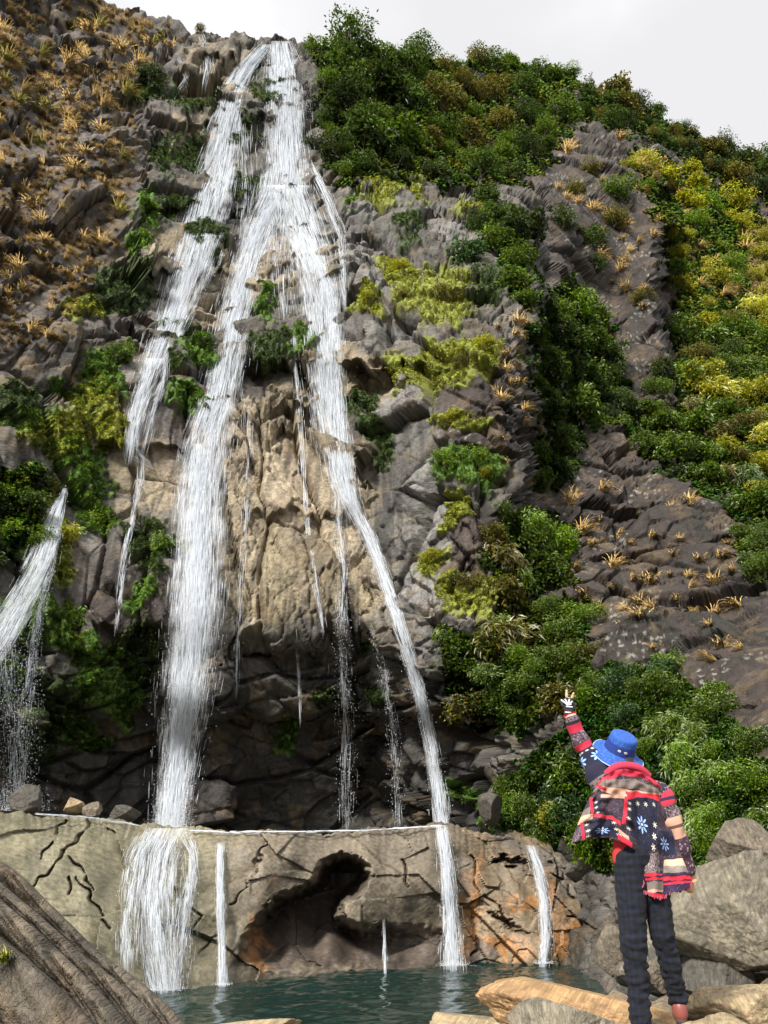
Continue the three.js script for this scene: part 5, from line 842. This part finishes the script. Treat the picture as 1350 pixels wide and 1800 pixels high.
  sleeve([[J(1140, 1392, -0.02), 0.07], [J(1158, 1393, -0.02), 0.07], [J(1171, 1420, -0.03), 0.07], [J(1184, 1454, -0.03), 0.066], [J(1196, 1495, 0), 0.064], [J(1206, 1530, 0.03), 0.056], [J(1209, 1546, 0.05), 0.052]], [[0, 0.2, '#2a2232', 'knit'], [0.2, 0.25, '#d02a42'], [0.25, 0.28, '#2a1c3c'], [0.28, 0.32, '#d02a42'], [0.32, 0.42, '#5a4c50', 'knit'], [0.42, 0.48, '#b98f7c'], [0.48, 0.5, '#5a4638'], [0.5, 0.57, '#c39a86'], [0.57, 0.88, '#3a2436', 'knit'], [0.88, 1, '#b98f6c']]);
  const col = []; { const c = new THREE.CatmullRomCurve3([J(1066, 1362, -0.1), J(1080, 1350, -0.12), J(1100, 1346, -0.12), J(1124, 1351, -0.11), J(1140, 1364, -0.08)].map((p) => p.sub(base))); col.push(new THREE.TubeGeometry(c, 24, 0.026, 8)); } part('collar', mergeGeometries(col), C(0.42, 0.025, 0.06, 0.95), jacket);
  // fingerless glove on the raised hand: palm, folded fingers and thumb, white print
  const glove = put('glove', fieldMesh([[J(1001, 1256, 0.02), J(1000, 1249, 0.02), 0.031, 0.03], [J(1000, 1248, 0.02), palm, 0.031, 0.033], [palm, J(993, 1236, 0.02), 0.03, 0.018], [palm, J(1005, 1237, 0.02), 0.03, 0.018], [k1, J(996, 1228, 0.02), 0.013, 0.012], [k2, J(1005, 1229, 0.012), 0.013, 0.012], [J(990, 1240, 0.02), J(987, 1233, 0.05), 0.013, 0.011], [J(987, 1233, 0.05), J(991, 1240, 0.06), 0.011, 0.01], [J(993, 1236, 0.02), J(992, 1230, 0.05), 0.012, 0.011], [J(1006, 1246, 0.01), J(1011, 1238, 0.03), 0.013, 0.011], [J(1011, 1238, 0.03), J(1003, 1236, 0.06), 0.011, 0.01]], 0.004, 0.006), C(0.018, 0.018, 0.026, 0.85));
  { const bits = [], bar = (a, b, r) => bits.push(new THREE.TubeGeometry(new THREE.QuadraticBezierCurve3(a, a.clone().lerp(b, 0.5).add(new THREE.Vector3(0, 0, 0.004)), b), 6, r, 6)); const o = (x, y) => J(x, y, -0.0135).sub(base); bar(o(986, 1230), o(996, 1238), 0.0055); bar(o(993, 1229), o(998, 1237), 0.005); bar(o(1001, 1229), o(999, 1238), 0.005); bar(o(1006, 1233), o(1000, 1238), 0.005); bar(o(995, 1242), o(1006, 1243), 0.005); bar(o(996, 1239), o(1004, 1238), 0.006); bar(J(993, 1252, -0.015).sub(base), J(1005, 1253, -0.015).sub(base), 0.0048); part('glove_print', mergeGeometries(bits), C(0.68, 0.68, 0.74, 0.8), glove); }
  // denim bucket hat, tipped back and to the left
  const hat = new THREE.Group(); add(hat, 'hat', person); hat.position.copy(J(1089, 1319, 0.0)).sub(base); hat.rotation.set(0.62, 0, -0.32, 'ZXY'); hat.scale.setScalar(1.06); tag(hat, 'blue denim bucket hat with stitched brim');
  const weave = canvas(256, 256, (g) => { g.fillStyle = '#1f4a9c'; g.fillRect(0, 0, 256, 256); for (let k = 0; k < 5200; k++) { g.fillStyle = ['#2a5fb8', '#1c4288', '#3f72c4', '#183a78'][k % 4]; g.fillRect(kr() * 256, kr() * 256, 2, 5); } for (let y = 14; y < 256; y += 22) { g.strokeStyle = 'rgba(16,36,84,0.55)'; g.lineWidth = 2; g.beginPath(); g.moveTo(0, y); g.lineTo(256, y); g.stroke(); } }, true);
  const denim = new THREE.MeshStandardMaterial({ map: weave, roughness: 0.85, bumpMap: weave, bumpScale: 0.002, side: THREE.DoubleSide }), denimDark = new THREE.MeshStandardMaterial({ map: weave, color: 0x8f9cc0, roughness: 0.85, side: THREE.DoubleSide });
  const lath = (pts, n = 48, wave = 0) => { const g = new THREE.LatheGeometry(pts.map(([x, y]) => new THREE.Vector2(x, y)), n); if (wave) { const P = g.attributes.position; for (let i = 0; i < P.count; i++) { const x = P.getX(i), z = P.getZ(i), r = Math.hypot(x, z), a = Math.atan2(z, x); P.setY(i, P.getY(i) + wave * ss(0.1, 0.16, r) * (Math.sin(a * 2 + 0.6) + 0.5 * Math.sin(a * 3 + 2))); } g.computeVertexNormals(); } return g; };
  part('hat_crown', lath([[0, 0.112], [0.04, 0.112], [0.07, 0.109], [0.081, 0.102], [0.085, 0.088], [0.089, 0.06]]), denim, hat);
  part('hat_band', lath([[0.0885, 0.062], [0.094, 0.03], [0.1, -0.002]]), denimDark, hat);
  part('hat_brim', lath([[0.099, 0.002], [0.12, -0.014], [0.145, -0.032], [0.16, -0.044], [0.1605, -0.047], [0.145, -0.036], [0.12, -0.018], [0.098, -0.004]], 64, 0.014), denim, hat);
  { const g = new THREE.TorusGeometry(0.1605, 0.0035, 6, 72); g.rotateX(Math.PI / 2); g.translate(0, -0.045, 0); const P = g.attributes.position; for (let i = 0; i < P.count; i++) { const a = Math.atan2(P.getZ(i), P.getX(i)); P.setY(i, P.getY(i) + 0.014 * (Math.sin(a * 2 + 0.6) + 0.5 * Math.sin(a * 3 + 2))); } part('brim_edge', g, C(0.3, 0.42, 0.62, 0.9), hat); }
  for (const a of [1.35, 1.42, 1.78, 1.85]) { const g = new THREE.TorusGeometry(0.005, 0.0022, 6, 12), m = part('eyelet', g, C(0.6, 0.6, 0.58, 0.5), hat); m.position.set(Math.cos(a) * 0.093, 0.036, Math.sin(a) * 0.093 + 0.003); m.rotation.y = Math.PI / 2 - a; }
}
renderer.render(scene, camera);
